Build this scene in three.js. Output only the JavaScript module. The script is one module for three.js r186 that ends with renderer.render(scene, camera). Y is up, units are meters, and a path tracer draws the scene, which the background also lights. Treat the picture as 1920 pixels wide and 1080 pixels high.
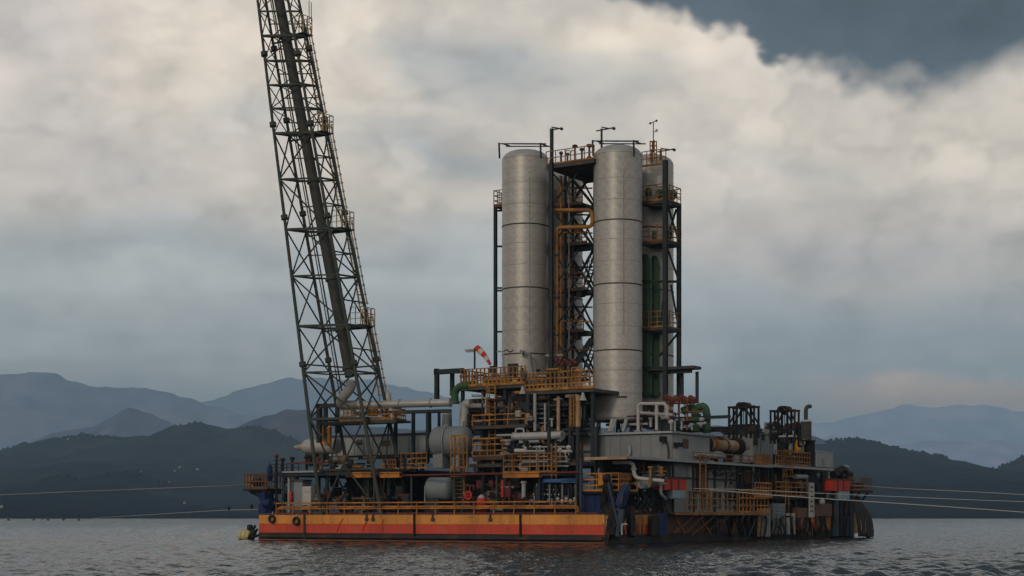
import * as THREE from 'three';
import { mergeGeometries } from 'three/addons/utils/BufferGeometryUtils.js';

// ---------------------------------------------------------------- camera, sky, sun, exposure
const scene = new THREE.Scene();
const EYE = 2.1, DIST = 120, F = 3000, HZ = 968;          // eye height, metres to the barge corner, focal length and horizon in photo pixels
const camera = new THREE.PerspectiveCamera(2 * Math.atan(540 / F) * 180 / Math.PI, 16 / 9, 0.5, 40000);
camera.position.set(0, EYE, DIST);
camera.lookAt(0, EYE, -1000);
camera.setViewOffset(1920, 1080, 0, 540 - HZ, 1920, 1080);
camera.updateProjectionMatrix();
const renderer = new THREE.WebGLRenderer({ antialias: true });
renderer.setSize(1024, 576);
renderer.toneMapping = THREE.LinearToneMapping;
renderer.toneMappingExposure = 1.64;
renderer.outputColorSpace = THREE.SRGBColorSpace;
renderer.shadowMap.enabled = true;

const sun = new THREE.DirectionalLight(0xfff0dc, 0.9);
sun.position.set(-75, 80, 130);
sun.target.position.set(0, 5, -20);
sun.castShadow = true; sun.shadow.radius = 28; sun.shadow.mapSize.set(2048, 2048);
Object.assign(sun.shadow.camera, { left: -70, right: 70, top: 70, bottom: -70, near: 1, far: 400 });
sun.shadow.camera.updateProjectionMatrix();
scene.add(sun, sun.target);
scene.fog = new THREE.FogExp2(0xb2d7f3, 0.00013);

// ---------------------------------------------------------------- noise
function rng(seed) { let s = seed >>> 0; return () => { s = (s + 0x6D2B79F5) | 0; let t = Math.imul(s ^ (s >>> 15), 1 | s); t = (t + Math.imul(t ^ (t >>> 7), 61 | t)) ^ t; return ((t ^ (t >>> 14)) >>> 0) / 4294967296; }; }
const PT = (() => { const r = rng(7), a = new Float32Array(4096); for (let i = 0; i < 4096; i++) a[i] = r() * 2 - 1; return a; })();
const hsh = (x, y, z) => PT[(Math.imul(x, 73856093) ^ Math.imul(y, 19349663) ^ Math.imul(z, 83492791)) >>> 3 & 4095];
const fade = (t) => t * t * t * (t * (t * 6 - 15) + 10);
function n3(x, y, z) {
  const X = Math.floor(x), Y = Math.floor(y), Z = Math.floor(z), u = fade(x - X), v = fade(y - Y), w = fade(z - Z);
  const L = (a, b, t) => a + (b - a) * t;
  return L(L(L(hsh(X, Y, Z), hsh(X + 1, Y, Z), u), L(hsh(X, Y + 1, Z), hsh(X + 1, Y + 1, Z), u), v), L(L(hsh(X, Y, Z + 1), hsh(X + 1, Y, Z + 1), u), L(hsh(X, Y + 1, Z + 1), hsh(X + 1, Y + 1, Z + 1), u), v), w);
}
function fbm(x, y, z, oct) { let s = 0, a = 0.5, n = 0; for (let i = 0; i < oct; i++) { s += a * n3(x, y, z); n += a; a *= 0.5; x = x * 2.03 + 17.1; y = y * 2.03 + 5.3; z = z * 2.03 + 9.7; } return s / n; }
const clamp = (x, a, b) => Math.min(b, Math.max(a, x)), lerp = (a, b, t) => a + (b - a) * t;
const sst = (a, b, x) => { const t = clamp((x - a) / (b - a), 0, 1); return t * t * (3 - 2 * t); };
function curve(pts, x) { if (x <= pts[0][0]) return pts[0][1]; for (let i = 1; i < pts.length; i++) if (x <= pts[i][0]) { const [a, b] = [pts[i - 1], pts[i]], t = (x - a[0]) / (b[0] - a[0]); return lerp(a[1], b[1], t * t * (3 - 2 * t) * 0.5 + t * 0.5); } return pts[pts.length - 1][1]; }
const lin = (c) => { c /= 255; return c <= 0.04045 ? c / 12.92 : ((c + 0.055) / 1.055) ** 2.4; };

// ---------------------------------------------------------------- sky: an overcast of broken cloud, as one float picture all the way round
{
  const W = 4096, H = 2048, d = new Float32Array(W * H * 4);
  const S = (r, g, b) => [lin(r), lin(g), lin(b)];
  const grad = [[-2600, S(104, 109, 116)], [-1100, S(130, 133, 137)], [-300, S(188, 184, 179)], [0, S(219, 206, 191)], [230, S(227, 212, 195)], [370, S(222, 208, 192)], [430, S(208, 203, 195)], [490, S(205, 205, 200)], [600, S(220, 220, 213)], [720, S(238, 232, 221)], [970, S(252, 238, 222)]];  // first stops sit above the view, darkened to lower light on the rig
  const gch = [0, 1, 2].map((k) => grad.map(([y, c]) => [y, c[k]]));
  const DARK = S(55, 61, 68), GREY = S(176, 176, 173), CREAM = S(246, 229, 205), PINK = [1.35, 0.86, 0.54], MAUVE = S(190, 182, 181), BLUE = S(186, 185, 185);
  const edge = [[900, -90], [1100, -30], [1200, -14], [1340, -12], [1420, 16], [1470, 88], [1560, 116], [1640, 138], [1760, 162], [1840, 134], [1885, 84], [1930, 60], [2150, 70], [2500, 20], [2900, -120]];
  const blobs = [ // [x, y, half width, half height, colour, strength]
    [1190, 75, 230, 70, CREAM, 0.75], [330, 130, 260, 130, CREAM, 0.5], [560, 330, 240, 70, CREAM, 0.45], [930, 120, 190, 80, GREY, 0.95], [860, 275, 260, 40, GREY, 0.9], [770, 150, 70, 60, GREY, 0.7], [690, 60, 60, 90, CREAM, 0.4], [1160, 150, 120, 50, GREY, 0.4], [460, 205, 60, 40, GREY, 0.5], [250, 330, 160, 50, MAUVE, 0.4],
    [80, 60, 150, 90, MAUVE, 0.5], [100, 240, 200, 110, MAUVE, 0.4], [420, 250, 120, 40, MAUVE, 0.35], [1500, 280, 260, 70, CREAM, 0.25], [1850, 250, 160, 80, CREAM, 0.4], [1420, 330, 220, 40, GREY, 0.35],
    [1560, 470, 330, 60, MAUVE, 0.6], [1850, 330, 200, 50, CREAM, 0.25], [1700, 640, 500, 60, BLUE, 0.6], [1440, 620, 160, 90, BLUE, 0.5], [1880, 560, 200, 30, BLUE, 0.35], [250, 470, 420, 30, BLUE, 0.45], [600, 610, 300, 60, BLUE, 0.3], [680, 480, 240, 30, MAUVE, 0.3]];
  const shade = (i, j, o) => {
    const el = (j + 0.5 - H / 2) / H * Math.PI, sy = Math.sin(el), cy = Math.cos(el);
    d[o + 3] = 1;
      if (el < -0.04) { d[o] = 0.16; d[o + 1] = 0.18; d[o + 2] = 0.2; return; }
      const th = ((i + 0.5) / W - 0.5) * 2 * Math.PI, dx = Math.cos(th) * cy, dz = Math.sin(th) * cy, az = Math.atan2(dx, -dz);
      const near = Math.abs(az) < 0.6 && el < 0.6, oct = 5;
      const px = 960 + F * (Math.abs(az) < 0.5 ? Math.tan(az) : az + Math.sign(az) * 0.0463), py = HZ - F * (el < 1 ? Math.tan(el) / Math.cos(clamp(az, -0.5, 0.5)) : Math.tan(1) + (el - 1));
      const a = fbm(dx * 9, sy * 17, dz * 9, oct), b = fbm(dx * 9 + 40, sy * 19 + 3, dz * 9 + 11, oct), c = fbm(dx * 34, sy * 50, dz * 34 + 5, near ? 5 : 2);
      const qx = px + 150 * a + 26 * c, qy0 = py + 95 * b + 18 * c;
      const qy = qy0 - 150 * sst(950, 1500, px) + (py > 300 ? 0 : 0);
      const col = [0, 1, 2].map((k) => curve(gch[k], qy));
      for (const [bx, by, hw, hh, bc, st] of blobs) {
        const r2 = ((qx - bx) / hw) ** 2 + ((qy0 - by) / hh) ** 2;
        if (r2 < 4) { const m = st * Math.exp(-r2 * 1.1); for (let k = 0; k < 3; k++) col[k] = lerp(col[k], bc[k], m); }
      }
      if (px > 1350 && py > 600) {
        const m = sst(1400, 1700, px) * sst(690, 738, py + 34 * a + 20 * c + (1800 - px) * 0.04) * (1 - sst(800, 930, py)) * 0.95;
        for (let k = 0; k < 3; k++) col[k] = lerp(col[k], PINK[k], m);
      }
      const d2 = fbm(dx * 14 + 7 + 0.5 * a, sy * 30 + 0.5 * b, dz * 14, 6), hi = sst(520, 360, qy);
      const d3 = fbm(dx * 6.5 + 0.6 * a + 3, sy * 15 + 0.6 * b + 8, dz * 6.5, 5), bil = Math.abs(fbm(dx * 12 + 0.5 * a + 21, sy * 25 + 0.5 * b, dz * 12 + 0.4 * c, 6)), bil2 = Math.abs(fbm(dx * 31 + b, sy * 52 + 2, dz * 31 + a, 4)), crease = lerp(0.915, 1.02, sst(0, 0.2, bil)) * lerp(0.96, 1.012, sst(0, 0.2, bil2)), puff = 0.42 * sst(-0.12, 0.16, d2 + 0.9 * c) + 0.58 * sst(-0.2, 0.2, d3 + 0.3 * c), strand = sst(-0.25, 0.3, fbm(dx * 7, sy * 70, dz * 7, 5));
      const wisp = lerp(lerp(0.93, 1.05, strand), lerp(lerp(0.95, 0.91, sst(560, 800, px)), 1.03, puff), hi) * (1 + 0.2 * c + 0.12 * b * hi) * lerp(1, crease, 0.35 + 0.65 * hi);
      for (let k = 0; k < 3; k++) col[k] *= wisp;
      // the low dark cloud drifting over from the upper right
      const e2 = fbm(dx * 80, sy * 100, dz * 80, 4), yb = curve(edge, px + 90 * a + 50 * c + 24 * e2), inside = yb + 26 - py + 50 * b + 40 * c + 26 * e2;
      const soft = lerp(22, 46, sst(1420, 1620, px)); let m = sst(-soft, soft * 1.2, inside) * (1 - sst(700, 1500, -py)) * sst(860, 1150, px) * (1 - sst(2600, 3100, px));
      const lightness = 1 + 0.3 * sst(130, 0, inside) + 0.5 * a + 0.4 * c + 0.3 * e2;
      for (let k = 0; k < 3; k++) d[o + k] = lerp(col[k], DARK[k] * lightness, m);
  };
  const i0 = 670, i1 = 1378, j0 = 996, j1 = 1350, Q = 8;                     // fine where the air shows cloud detail near the horizon ahead, broad elsewhere
  const fine = (i, j) => i >= i0 && i <= i1 && j >= j0 && j <= j1;
  for (let j = 0; j < H; j++) for (let i = 0; i < W; i++) if (fine(i, j) || (i % Q === 0 && j % Q === 0)) shade(i, j, (j * W + i) * 4);
  for (let j = 0; j < H; j++) for (let i = 0; i < W; i++) if (!fine(i, j) && !(i % Q === 0 && j % Q === 0)) {
    const ia = i - i % Q, ja = j - j % Q, ib = (ia + Q) % W, jb = Math.min(ja + Q, H - Q), u = (i % Q) / Q, v = (j % Q) / Q, o = (j * W + i) * 4; d[o + 3] = 1;
    for (let k = 0; k < 3; k++) d[o + k] = lerp(lerp(d[(ja * W + ia) * 4 + k], d[(ja * W + ib) * 4 + k], u), lerp(d[(jb * W + ia) * 4 + k], d[(jb * W + ib) * 4 + k], u), v);
  }
  const sky = new THREE.DataTexture(d, W, H, THREE.RGBAFormat, THREE.FloatType);
  sky.mapping = THREE.EquirectangularReflectionMapping; sky.magFilter = THREE.LinearFilter; sky.minFilter = THREE.LinearFilter; sky.wrapS = THREE.RepeatWrapping; sky.needsUpdate = true;
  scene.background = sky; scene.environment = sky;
}

// ---------------------------------------------------------------- materials
function tileNoise(seed, N, base, oct) {                     // tileable value noise, N x N, about -1..1
  const out = new Float32Array(N * N); let amp = 1, tot = 0, per = base;
  for (let o = 0; o < oct; o++) {
    const r = rng(seed + o * 101), g = new Float32Array(per * per); for (let i = 0; i < g.length; i++) g[i] = r() * 2 - 1;
    for (let y = 0; y < N; y++) for (let x = 0; x < N; x++) {
      const fx = x / N * per, fy = y / N * per, X = Math.floor(fx), Y = Math.floor(fy), u = fade(fx - X), v = fade(fy - Y), X1 = (X + 1) % per, Y1 = (Y + 1) % per;
      out[y * N + x] += amp * lerp(lerp(g[Y * per + X], g[Y * per + X1], u), lerp(g[Y1 * per + X], g[Y1 * per + X1], u), v);
    }
    tot += amp; amp *= 0.55; per *= 2; if (per > N) break;
  }
  for (let i = 0; i < out.length; i++) out[i] /= tot;
  return out;
}
const TN = 256, NA = tileNoise(11, TN, 4, 6), NB = tileNoise(23, TN, 8, 5), NC = tileNoise(31, TN, 3, 4), ND = tileNoise(47, TN, 32, 3);
function tex(fn, repeat, N = TN, srgb = true) {
  const d = new Uint8Array(N * N * 4), enc = (v) => 255 * (v <= 0.0031308 ? v * 12.92 : 1.055 * v ** (1 / 2.4) - 0.055);
  for (let y = 0; y < N; y++) for (let x = 0; x < N; x++) { const c = fn(x, y), o = (y * N + x) * 4; for (let k = 0; k < 3; k++) d[o + k] = clamp(srgb ? enc(clamp(c[k], 0, 1)) : c[k] * 255, 0, 255); d[o + 3] = 255; }
  const t = new THREE.DataTexture(d, N, N); t.wrapS = t.wrapT = THREE.RepeatWrapping; t.magFilter = THREE.LinearFilter; t.minFilter = THREE.LinearMipmapLinearFilter; t.generateMipmaps = true;
  if (srgb) t.colorSpace = THREE.SRGBColorSpace; t.repeat.set(repeat, repeat); t.needsUpdate = true; return t;
}
const bumpTex = tex((x, y) => { const v = 0.5 + 0.3 * NA[y * TN + x] + 0.2 * ND[y * TN + x]; return [v, v, v]; }, 0.5, TN, false);
function paint(rgb, { rust = 0.2, dirt = 0.25, rough = 0.66, metal = 0, rep = 0.22, rustCol = [0.11, 0.045, 0.018], streak = 0.5 } = {}) {
  const map = tex((x, y) => {
    const i = y * TN + x, st = NB[((y >> 4) * TN + x) % (TN * TN)], a = NA[i], b = NC[i];
    let m = 1 + dirt * (0.55 * a + 0.35 * b + streak * 0.5 * st) - 0.06;
    const r = clamp(sst(0.62 - 0.75 * rust, 0.86 - 0.7 * rust, 0.55 + 0.5 * NB[i] * 0.7 + 0.5 * a + 0.25 * st) , 0, 1) * clamp(rust * 2.2, 0, 0.95);
    return rgb.map((c, k) => lerp(c * m, rustCol[k] * (1 + 0.4 * a), r));
  }, rep);
  return new THREE.MeshPhysicalMaterial({ map, roughness: rough, metalness: metal, bumpMap: bumpTex, bumpScale: 0.006, specularIntensity: rgb[0] < 0.1 ? 0.35 : 0.7 });
}
const M = {
  boom: paint([0.05, 0.058, 0.05], { rust: 0.12 }), steel: paint([0.026, 0.036, 0.039], { rust: 0.1 }), black: paint([0.011, 0.011, 0.012], { rust: 0.12 }),
  yellow: paint([0.42, 0.185, 0.028], { rust: 0.34, dirt: 0.45 }), amber: paint([0.33, 0.145, 0.024], { rust: 0.3 }), orange: paint([0.48, 0.18, 0.022], { rust: 0.28, dirt: 0.4 }),
  hullYellow: paint([0.58, 0.28, 0.04], { rust: 0.1, rep: 0.12, dirt: 0.35, rough: 0.5 }), hullRed: paint([0.5, 0.048, 0.014], { rust: 0.12, rep: 0.12, dirt: 0.4, rough: 0.5 }), boot: paint([0.03, 0.028, 0.028], { rust: 0.15, rep: 0.15 }),
  rustSteel: paint([0.13, 0.066, 0.034], { rust: 0.4, dirt: 0.5 }), flare: paint([0.05, 0.05, 0.044], { rust: 0.1, dirt: 0.5, rep: 0.35 }),
  clad: paint([0.4, 0.385, 0.36], { rust: 0.06, metal: 0.25, rough: 0.45 }), dullClad: paint([0.27, 0.26, 0.24], { rust: 0.14, dirt: 0.5 }),
  grey: paint([0.2, 0.212, 0.216], { rust: 0.07, dirt: 0.25 }), paleGrey: paint([0.31, 0.318, 0.31], { rust: 0.08, dirt: 0.3 }), tank: paint([0.17, 0.19, 0.195], { rust: 0.09, dirt: 0.4 }),
  white: paint([0.42, 0.4, 0.365], { rust: 0.1, dirt: 0.25 }), green: paint([0.042, 0.095, 0.044], { rust: 0.05 }), blue: paint([0.012, 0.026, 0.085], { rust: 0.08 }), lightBlue: paint([0.05, 0.12, 0.26], { rust: 0.08 }), steelBlue: paint([0.035, 0.052, 0.075], { rust: 0.1 }),
  red: paint([0.5, 0.035, 0.015], { rust: 0.08 }), darkRed: paint([0.11, 0.018, 0.015], { rust: 0.15 }), beige: paint([0.42, 0.27, 0.17], { rust: 0.2, dirt: 0.4 }), tan: paint([0.4, 0.24, 0.11], { rust: 0.25 }),
  deck: paint([0.06, 0.06, 0.058], { rust: 0.2, dirt: 0.5 }), wornYellow: paint([0.45, 0.32, 0.15], { rust: 0.2, dirt: 0.4 }), cream: paint([0.55, 0.44, 0.2], { rust: 0.08 }), paleBlue: paint([0.26, 0.34, 0.38], { rust: 0.08 }),
  rubber: new THREE.MeshStandardMaterial({ color: new THREE.Color().setRGB(0.014, 0.013, 0.013), roughness: 0.85 }), glass: new THREE.MeshStandardMaterial({ color: new THREE.Color().setRGB(0.015, 0.018, 0.02), roughness: 0.15 }),
  rope: new THREE.MeshStandardMaterial({ color: new THREE.Color().setRGB(0.36, 0.345, 0.325), roughness: 0.9 }), sockRed: new THREE.MeshStandardMaterial({ color: new THREE.Color().setRGB(0.55, 0.03, 0.02), roughness: 0.9, side: THREE.DoubleSide }), sockWhite: new THREE.MeshStandardMaterial({ color: new THREE.Color().setRGB(0.5, 0.43, 0.39), roughness: 0.9, side: THREE.DoubleSide }),
};
// dull stainless shell plates: four tones, brown runs and rubbed patches that follow the wall downwards
function hullMat(rgb, seed) {                              // sea-worn hull paint: dark drips from the deck edge, rubbed and rusted spots
  const N = 512, A = tileNoise(seed, N, 5, 6), R = tileNoise(seed + 5, N, 48, 3), L = tileNoise(seed + 8, N, 12, 4), Q = tileNoise(seed + 11, N, 20, 4);
  const map = tex((x, y) => { const i = y * N + x, drip = sst(0.12, 0.75, R[((y >> 7) * 5 % N) * N + x] + 0.35 * L[i]) * 0.3, rub = sst(0.34, 0.7, A[i] + 0.3 * Q[i]) * 0.3, rs = sst(0.46, 0.66, Q[i] * 0.8 + 0.5 * A[(i + 9999) % (N * N)]) * 0.7, m = 0.92 + 0.22 * A[i] + 0.12 * L[i];
    return rgb.map((c, k) => lerp(lerp(lerp(c * m, [0.05, 0.035, 0.025][k], drip), [0.36, 0.22, 0.14][k], rub * (k ? 0.6 : 0.35)), [0.13, 0.055, 0.025][k], rs)); }, 1 / 9, N);
  return new THREE.MeshStandardMaterial({ map, roughness: 0.55, bumpMap: bumpTex, bumpScale: 0.012 });
}
function shellMat(seed) {
  const N = 512, A = tileNoise(seed, N, 3, 6), R = tileNoise(seed + 5, N, 24, 3), Q = tileNoise(seed + 9, N, 6, 4), tone = 1 + (rng(seed)() - 0.5) * 0.16;
  const ph = rng(seed + 77), plates = []; for (let k = 0; k < 40; k++) plates.push(ph() * 2 - 1);
  const map = tex((x, y) => {
    const i = y * N + x, row = Math.floor(y / N * 5), col = Math.floor(x / N * 4 + (row % 2) * 0.5) % 4, py = y / N * 5 - row, pl = plates[row * 8 + col];
    const run = R[((row * 37 + 11) % N) * N + x] * 0.6 + R[((y >> 7) * 91 % N) * N + x] * 0.4, wide = Q[((row * 53 + 7) % N) * N + x];
    const seam = py < 0.015 || py > 0.985 ? 0.86 : 1, drip = sst(0.1, 0.75, run + 0.5 * wide) * sst(0, 0.25, 1 - py) * (0.5 + 0.5 * py), soot = sst(0.15, 0.6, A[i] + 0.4 * wide) * 0.28;
    const v = tone * seam * (1 + 0.085 * pl + 0.07 * A[i] + 0.09 * wide + 0.04 * run);
    return [0.4, 0.37, 0.33].map((c, k) => lerp(lerp(c * v, [0.2, 0.145, 0.095][k], drip * 0.62), [0.17, 0.16, 0.145][k], soot));
  }, 1, N);
  return new THREE.MeshStandardMaterial({ map, roughness: 0.44, metalness: 0.3 });
}
M.hullYellow = hullMat([0.62, 0.232, 0.03], 501); M.hullRed = hullMat([0.52, 0.05, 0.014], 601);
const SHELL = [3, 71, 139, 207, 301].map(shellMat);

// ---------------------------------------------------------------- the barge's own axes: x along the long face (0 at the near corner), y up from the water, z towards us off that face
const TH = 33 * Math.PI / 180, CT = Math.cos(TH), ST = Math.sin(TH), CX = 7.2;
const UC = -CX * CT + DIST * ST, WC = -CX * ST - DIST * CT;
const V = (x, y, z) => new THREE.Vector3(x, y, z);
function B(px, py, w) { const k = (px - 960) / F, t = (w - WC) / (k * ST + CT); return V(UC + t * (k * CT - ST), EYE + (HZ - py) * t / F, -w); }      // measured in the photo, w metres behind the long face
function S(px, py, u) { const k = (px - 960) / F, t = (u - UC) / (k * CT - ST); return V(u, EYE + (HZ - py) * t / F, -(WC + t * (k * ST + CT))); }    // the same on a plane along the right side
const toWorld = (v) => V(CX + v.x * CT - v.z * ST, v.y, v.x * ST + v.z * CT);
const P = (px, py, dist) => V((px - 960) * dist / F, EYE + (HZ - py) * dist / F, DIST - dist);

// ---------------------------------------------------------------- geometry helpers
const names = new Map();
function numbered(n) { const k = names.get(n) || 0; names.set(n, k + 1); return k ? `${n}_${String(k).padStart(3, '0')}` : n; }
function clean(g, uvMetres = true) {
  if (g.index) g = g.toNonIndexed();
  for (const k of Object.keys(g.attributes)) if (!['position', 'normal', 'uv'].includes(k)) g.deleteAttribute(k);
  if (!g.attributes.normal) g.computeVertexNormals();
  if (uvMetres && !g.userData.uv) {
    const p = g.attributes.position, n = g.attributes.normal, a = new Float32Array(p.count * 2);
    for (let i = 0; i < p.count; i += 3) {
      let nx = 0, ny = 0, nz = 0; for (let k = 0; k < 3; k++) { nx += Math.abs(n.getX(i + k)); ny += Math.abs(n.getY(i + k)); nz += Math.abs(n.getZ(i + k)); }
      for (let k = 0; k < 3; k++) { const x = p.getX(i + k), y = p.getY(i + k), z = p.getZ(i + k), o = (i + k) * 2; if (ny > nx && ny > nz) { a[o] = x; a[o + 1] = z; } else if (nx > nz) { a[o] = z + 1.7; a[o + 1] = y; } else { a[o] = x; a[o + 1] = y; } }
    }
    g.setAttribute('uv', new THREE.BufferAttribute(a, 2));
  }
  return g;
}
function box(x0, x1, y0, y1, z0, z1) { const g = new THREE.BoxGeometry(Math.abs(x1 - x0), Math.abs(y1 - y0), Math.abs(z1 - z0)); return g.translate((x0 + x1) / 2, (y0 + y1) / 2, (z0 + z1) / 2); }
// boxes measured on the photo: bF has its face parallel to the long face (w metres behind it), bS has its face parallel to the right side (at u)
function bF(w, x0, x1, y0, y1, d) { const a = B(x0, y0, w), b = B(x1, y1, w), c = B((x0 + x1) / 2, y0, w), e = B((x0 + x1) / 2, y1, w); return box(a.x, b.x, e.y, c.y, -w - d, -w); }
function bS(u, x0, x1, y0, y1, d) { const a = S(x0, y0, u), b = S(x1, y1, u), c = S((x0 + x1) / 2, y0, u), e = S((x0 + x1) / 2, y1, u); return box(u - d, u, e.y, c.y, b.z, a.z); }
const UP = V(0, 1, 0);
function orient(g, a, b) { const d = b.clone().sub(a), m = new THREE.Matrix4().makeRotationFromQuaternion(new THREE.Quaternion().setFromUnitVectors(UP, d.clone().normalize())); m.setPosition(a.clone().add(b).multiplyScalar(0.5)); return g.applyMatrix4(m); }
function cyl(a, b, r, r2 = r, seg = 10, open = false) { return orient(new THREE.CylinderGeometry(r2, r, a.distanceTo(b), seg, 1, open), a, b); }
function bar(a, b, t, t2 = t) { return orient(new THREE.BoxGeometry(t, a.distanceTo(b), t2), a, b); }
function pipe(pts, r, bend = 0.6, seg = 10) {             // straight runs joined by round elbows
  const path = new THREE.CurvePath(); let last = pts[0];
  for (let i = 1; i < pts.length; i++) {
    if (i === pts.length - 1) { path.add(new THREE.LineCurve3(last, pts[i])); break; }
    const inD = pts[i].clone().sub(pts[i - 1]), outD = pts[i + 1].clone().sub(pts[i]), k = Math.min(bend, inD.length() * 0.45, outD.length() * 0.45);
    const a = pts[i].clone().addScaledVector(inD.normalize(), -k), c = pts[i].clone().addScaledVector(outD.normalize(), k);
    path.add(new THREE.LineCurve3(last, a)); path.add(new THREE.QuadraticBezierCurve3(a, pts[i], c)); last = c;
  }
  const gs = [];
  for (const c of path.curves) gs.push(clean(new THREE.TubeGeometry(c, c.isLineCurve3 ? 1 : 7, r, seg, false)));
  gs.push(clean(new THREE.CircleGeometry(r, seg).applyQuaternion(new THREE.Quaternion().setFromUnitVectors(V(0, 0, 1), pts[0].clone().sub(pts[1]).normalize())).translate(pts[0].x, pts[0].y, pts[0].z)));
  const e = pts[pts.length - 1], q = pts[pts.length - 2];
  gs.push(clean(new THREE.CircleGeometry(r, seg).applyQuaternion(new THREE.Quaternion().setFromUnitVectors(V(0, 0, 1), e.clone().sub(q).normalize())).translate(e.x, e.y, e.z)));
  return mergeGeometries(gs);
}
function tubeCurve(pts, r, n = 24, seg = 8) { return new THREE.TubeGeometry(new THREE.CatmullRomCurve3(pts), n, r, seg, false); }
function lathe(prof, at, seg = 32) { return new THREE.LatheGeometry(prof.map(([r, y]) => new THREE.Vector2(r, y)), seg).translate(at.x, at.y, at.z); }
function capsule(a, b, r, dish = 0.5, seg = 24) {           // horizontal vessel with dished ends
  const L = a.distanceTo(b), pr = []; for (let i = 0; i <= 6; i++) { const t = i / 6 * Math.PI / 2; pr.push([Math.max(1e-3, r * Math.sin(t)), -L / 2 - dish * Math.cos(t)]); }
  for (let i = 6; i >= 0; i--) { const t = i / 6 * Math.PI / 2; pr.push([Math.max(1e-3, r * Math.sin(t)), L / 2 + dish * Math.cos(t)]); }
  return orient(new THREE.LatheGeometry(pr.map(([x, y]) => new THREE.Vector2(x, y)), seg), a, b);
}
const base = new WeakMap();
function tag(o, label, category, group, kind) { o.userData = { ...(label && { label }), ...(category && { category }), ...(group && { group }), ...(kind && { kind }) }; return o; }
function thing(name, label, category, at, group) {          // a Group at the thing's foot, turned with the barge; children are given in the barge's axes
  const g = new THREE.Group(); g.name = numbered(name); tag(g, label, category, group); base.set(g, at.clone());
  g.position.copy(toWorld(at)); g.rotation.y = -TH; scene.add(g); return g;
}
function part(parent, name, geos, mat, label) {
  const list = (Array.isArray(geos) ? geos : [geos]).map((g) => clean(g)), g = list.length > 1 ? mergeGeometries(list) : list[0], b = base.get(parent);
  g.translate(-b.x, -b.y, -b.z);
  const m = new THREE.Mesh(g, mat); m.name = name; m.castShadow = m.receiveShadow = true; if (label) m.userData.label = label;
  parent.add(m); base.set(m, b); return m;
}
function single(name, label, category, geos, mat, at, group) { const t = thing(name, label, category, at, group); const b = base.get(t); const list = (Array.isArray(geos) ? geos : [geos]).map((g) => clean(g)); const g = list.length > 1 ? mergeGeometries(list) : list[0]; g.translate(-b.x, -b.y, -b.z); const m = new THREE.Mesh(g, mat); m.name = t.name; m.userData = t.userData; m.position.copy(t.position); m.rotation.copy(t.rotation); m.castShadow = m.receiveShadow = true; scene.remove(t); scene.add(m); base.set(m, b); return m; }
function copy(src, at, label, group) { const c = src.clone(); c.name = numbered(src.name.replace(/_\d+$/, '')); c.position.copy(toWorld(at)); c.userData = { ...src.userData, ...(label && { label }), ...(group && { group }) }; scene.add(c); return c; }
const POST = clean(new THREE.BoxGeometry(0.055, 1, 0.055).translate(0, 0.5, 0));
function rail(parent, pts, { h = 1.1, mat = M.yellow, gap = 1.15, r = 0.032, kick = 0.14, mids = 1, th = 1.15 } = {}) {
  const gs = [];
  for (let i = 1; i < pts.length; i++) {
    for (let k = 0; k <= mids; k++) { const y = h * (1 - k / (mids + 1)); gs.push(bar(pts[i - 1].clone().add(V(0, y, 0)), pts[i].clone().add(V(0, y, 0)), r * 2)); }
    if (kick) gs.push(bar(pts[i - 1].clone().add(V(0, kick / 2, 0)), pts[i].clone().add(V(0, kick / 2, 0)), kick * 0.98, kick * 0.6));
  }
  const m = part(parent, 'guard_rail', gs, mat), b = base.get(parent);
  for (let i = 1; i < pts.length; i++) {
    const L = pts[i].distanceTo(pts[i - 1]), n = Math.max(1, Math.round(L / gap));
    for (let k = i === 1 ? 0 : 1; k <= n; k++) { const q = new THREE.Mesh(POST, mat); q.name = 'rail_post'; q.position.copy(pts[i - 1]).lerp(pts[i], k / n).sub(b); q.scale.set(th, h, th); q.castShadow = q.receiveShadow = true; m.add(q); }
  }
  return m;
}
function ladder(parent, foot, top, across, { mat = M.yellow, width = 0.5, cage = true, out = V(0, 0, 1), cageFrom = 2.2 } = {}) {
  const h = across.clone().normalize().multiplyScalar(width / 2), gs = [], L = foot.distanceTo(top), n = Math.round(L / 0.32);
  for (const s of [-1, 1]) gs.push(bar(foot.clone().addScaledVector(h, s), top.clone().addScaledVector(h, s), 0.07));
  for (let i = 1; i < n; i++) { const c = foot.clone().lerp(top, i / n); gs.push(bar(c.clone().sub(h), c.clone().add(h), 0.035)); }
  const m = part(parent, 'ladder', gs, mat);
  if (cage && L > cageFrom) {
    const cs = [], o = out.clone().normalize(), R = 0.42, ring = (c) => { const q = []; for (let i = 0; i <= 8; i++) { const t = i / 8 * Math.PI; q.push(c.clone().addScaledVector(h, Math.cos(t) * 1.5).addScaledVector(o, Math.sin(t) * R * 1.7)); } return q; };
    let prev = null; const nn = Math.max(2, Math.round((L - cageFrom + 1) / 0.9));
    for (let i = 0; i <= nn; i++) { const c = foot.clone().lerp(top, (cageFrom + (L - cageFrom) * i / nn) / L), q = ring(c); for (let k = 1; k < q.length; k++) cs.push(bar(q[k - 1], q[k], 0.05)); if (prev) for (const k of [1, 4, 7]) cs.push(bar(prev[k], q[k], 0.04)); prev = q; }
    const b = base.get(parent), list = cs.map((g) => clean(g)), g = mergeGeometries(list); g.translate(-b.x, -b.y, -b.z);
    const c = new THREE.Mesh(g, mat); c.name = 'safety_cage'; c.castShadow = c.receiveShadow = true; m.add(c); base.set(c, b);
  }
  return m;
}
const ux = V(1, 0, 0), uz = V(0, 0, 1);

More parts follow.
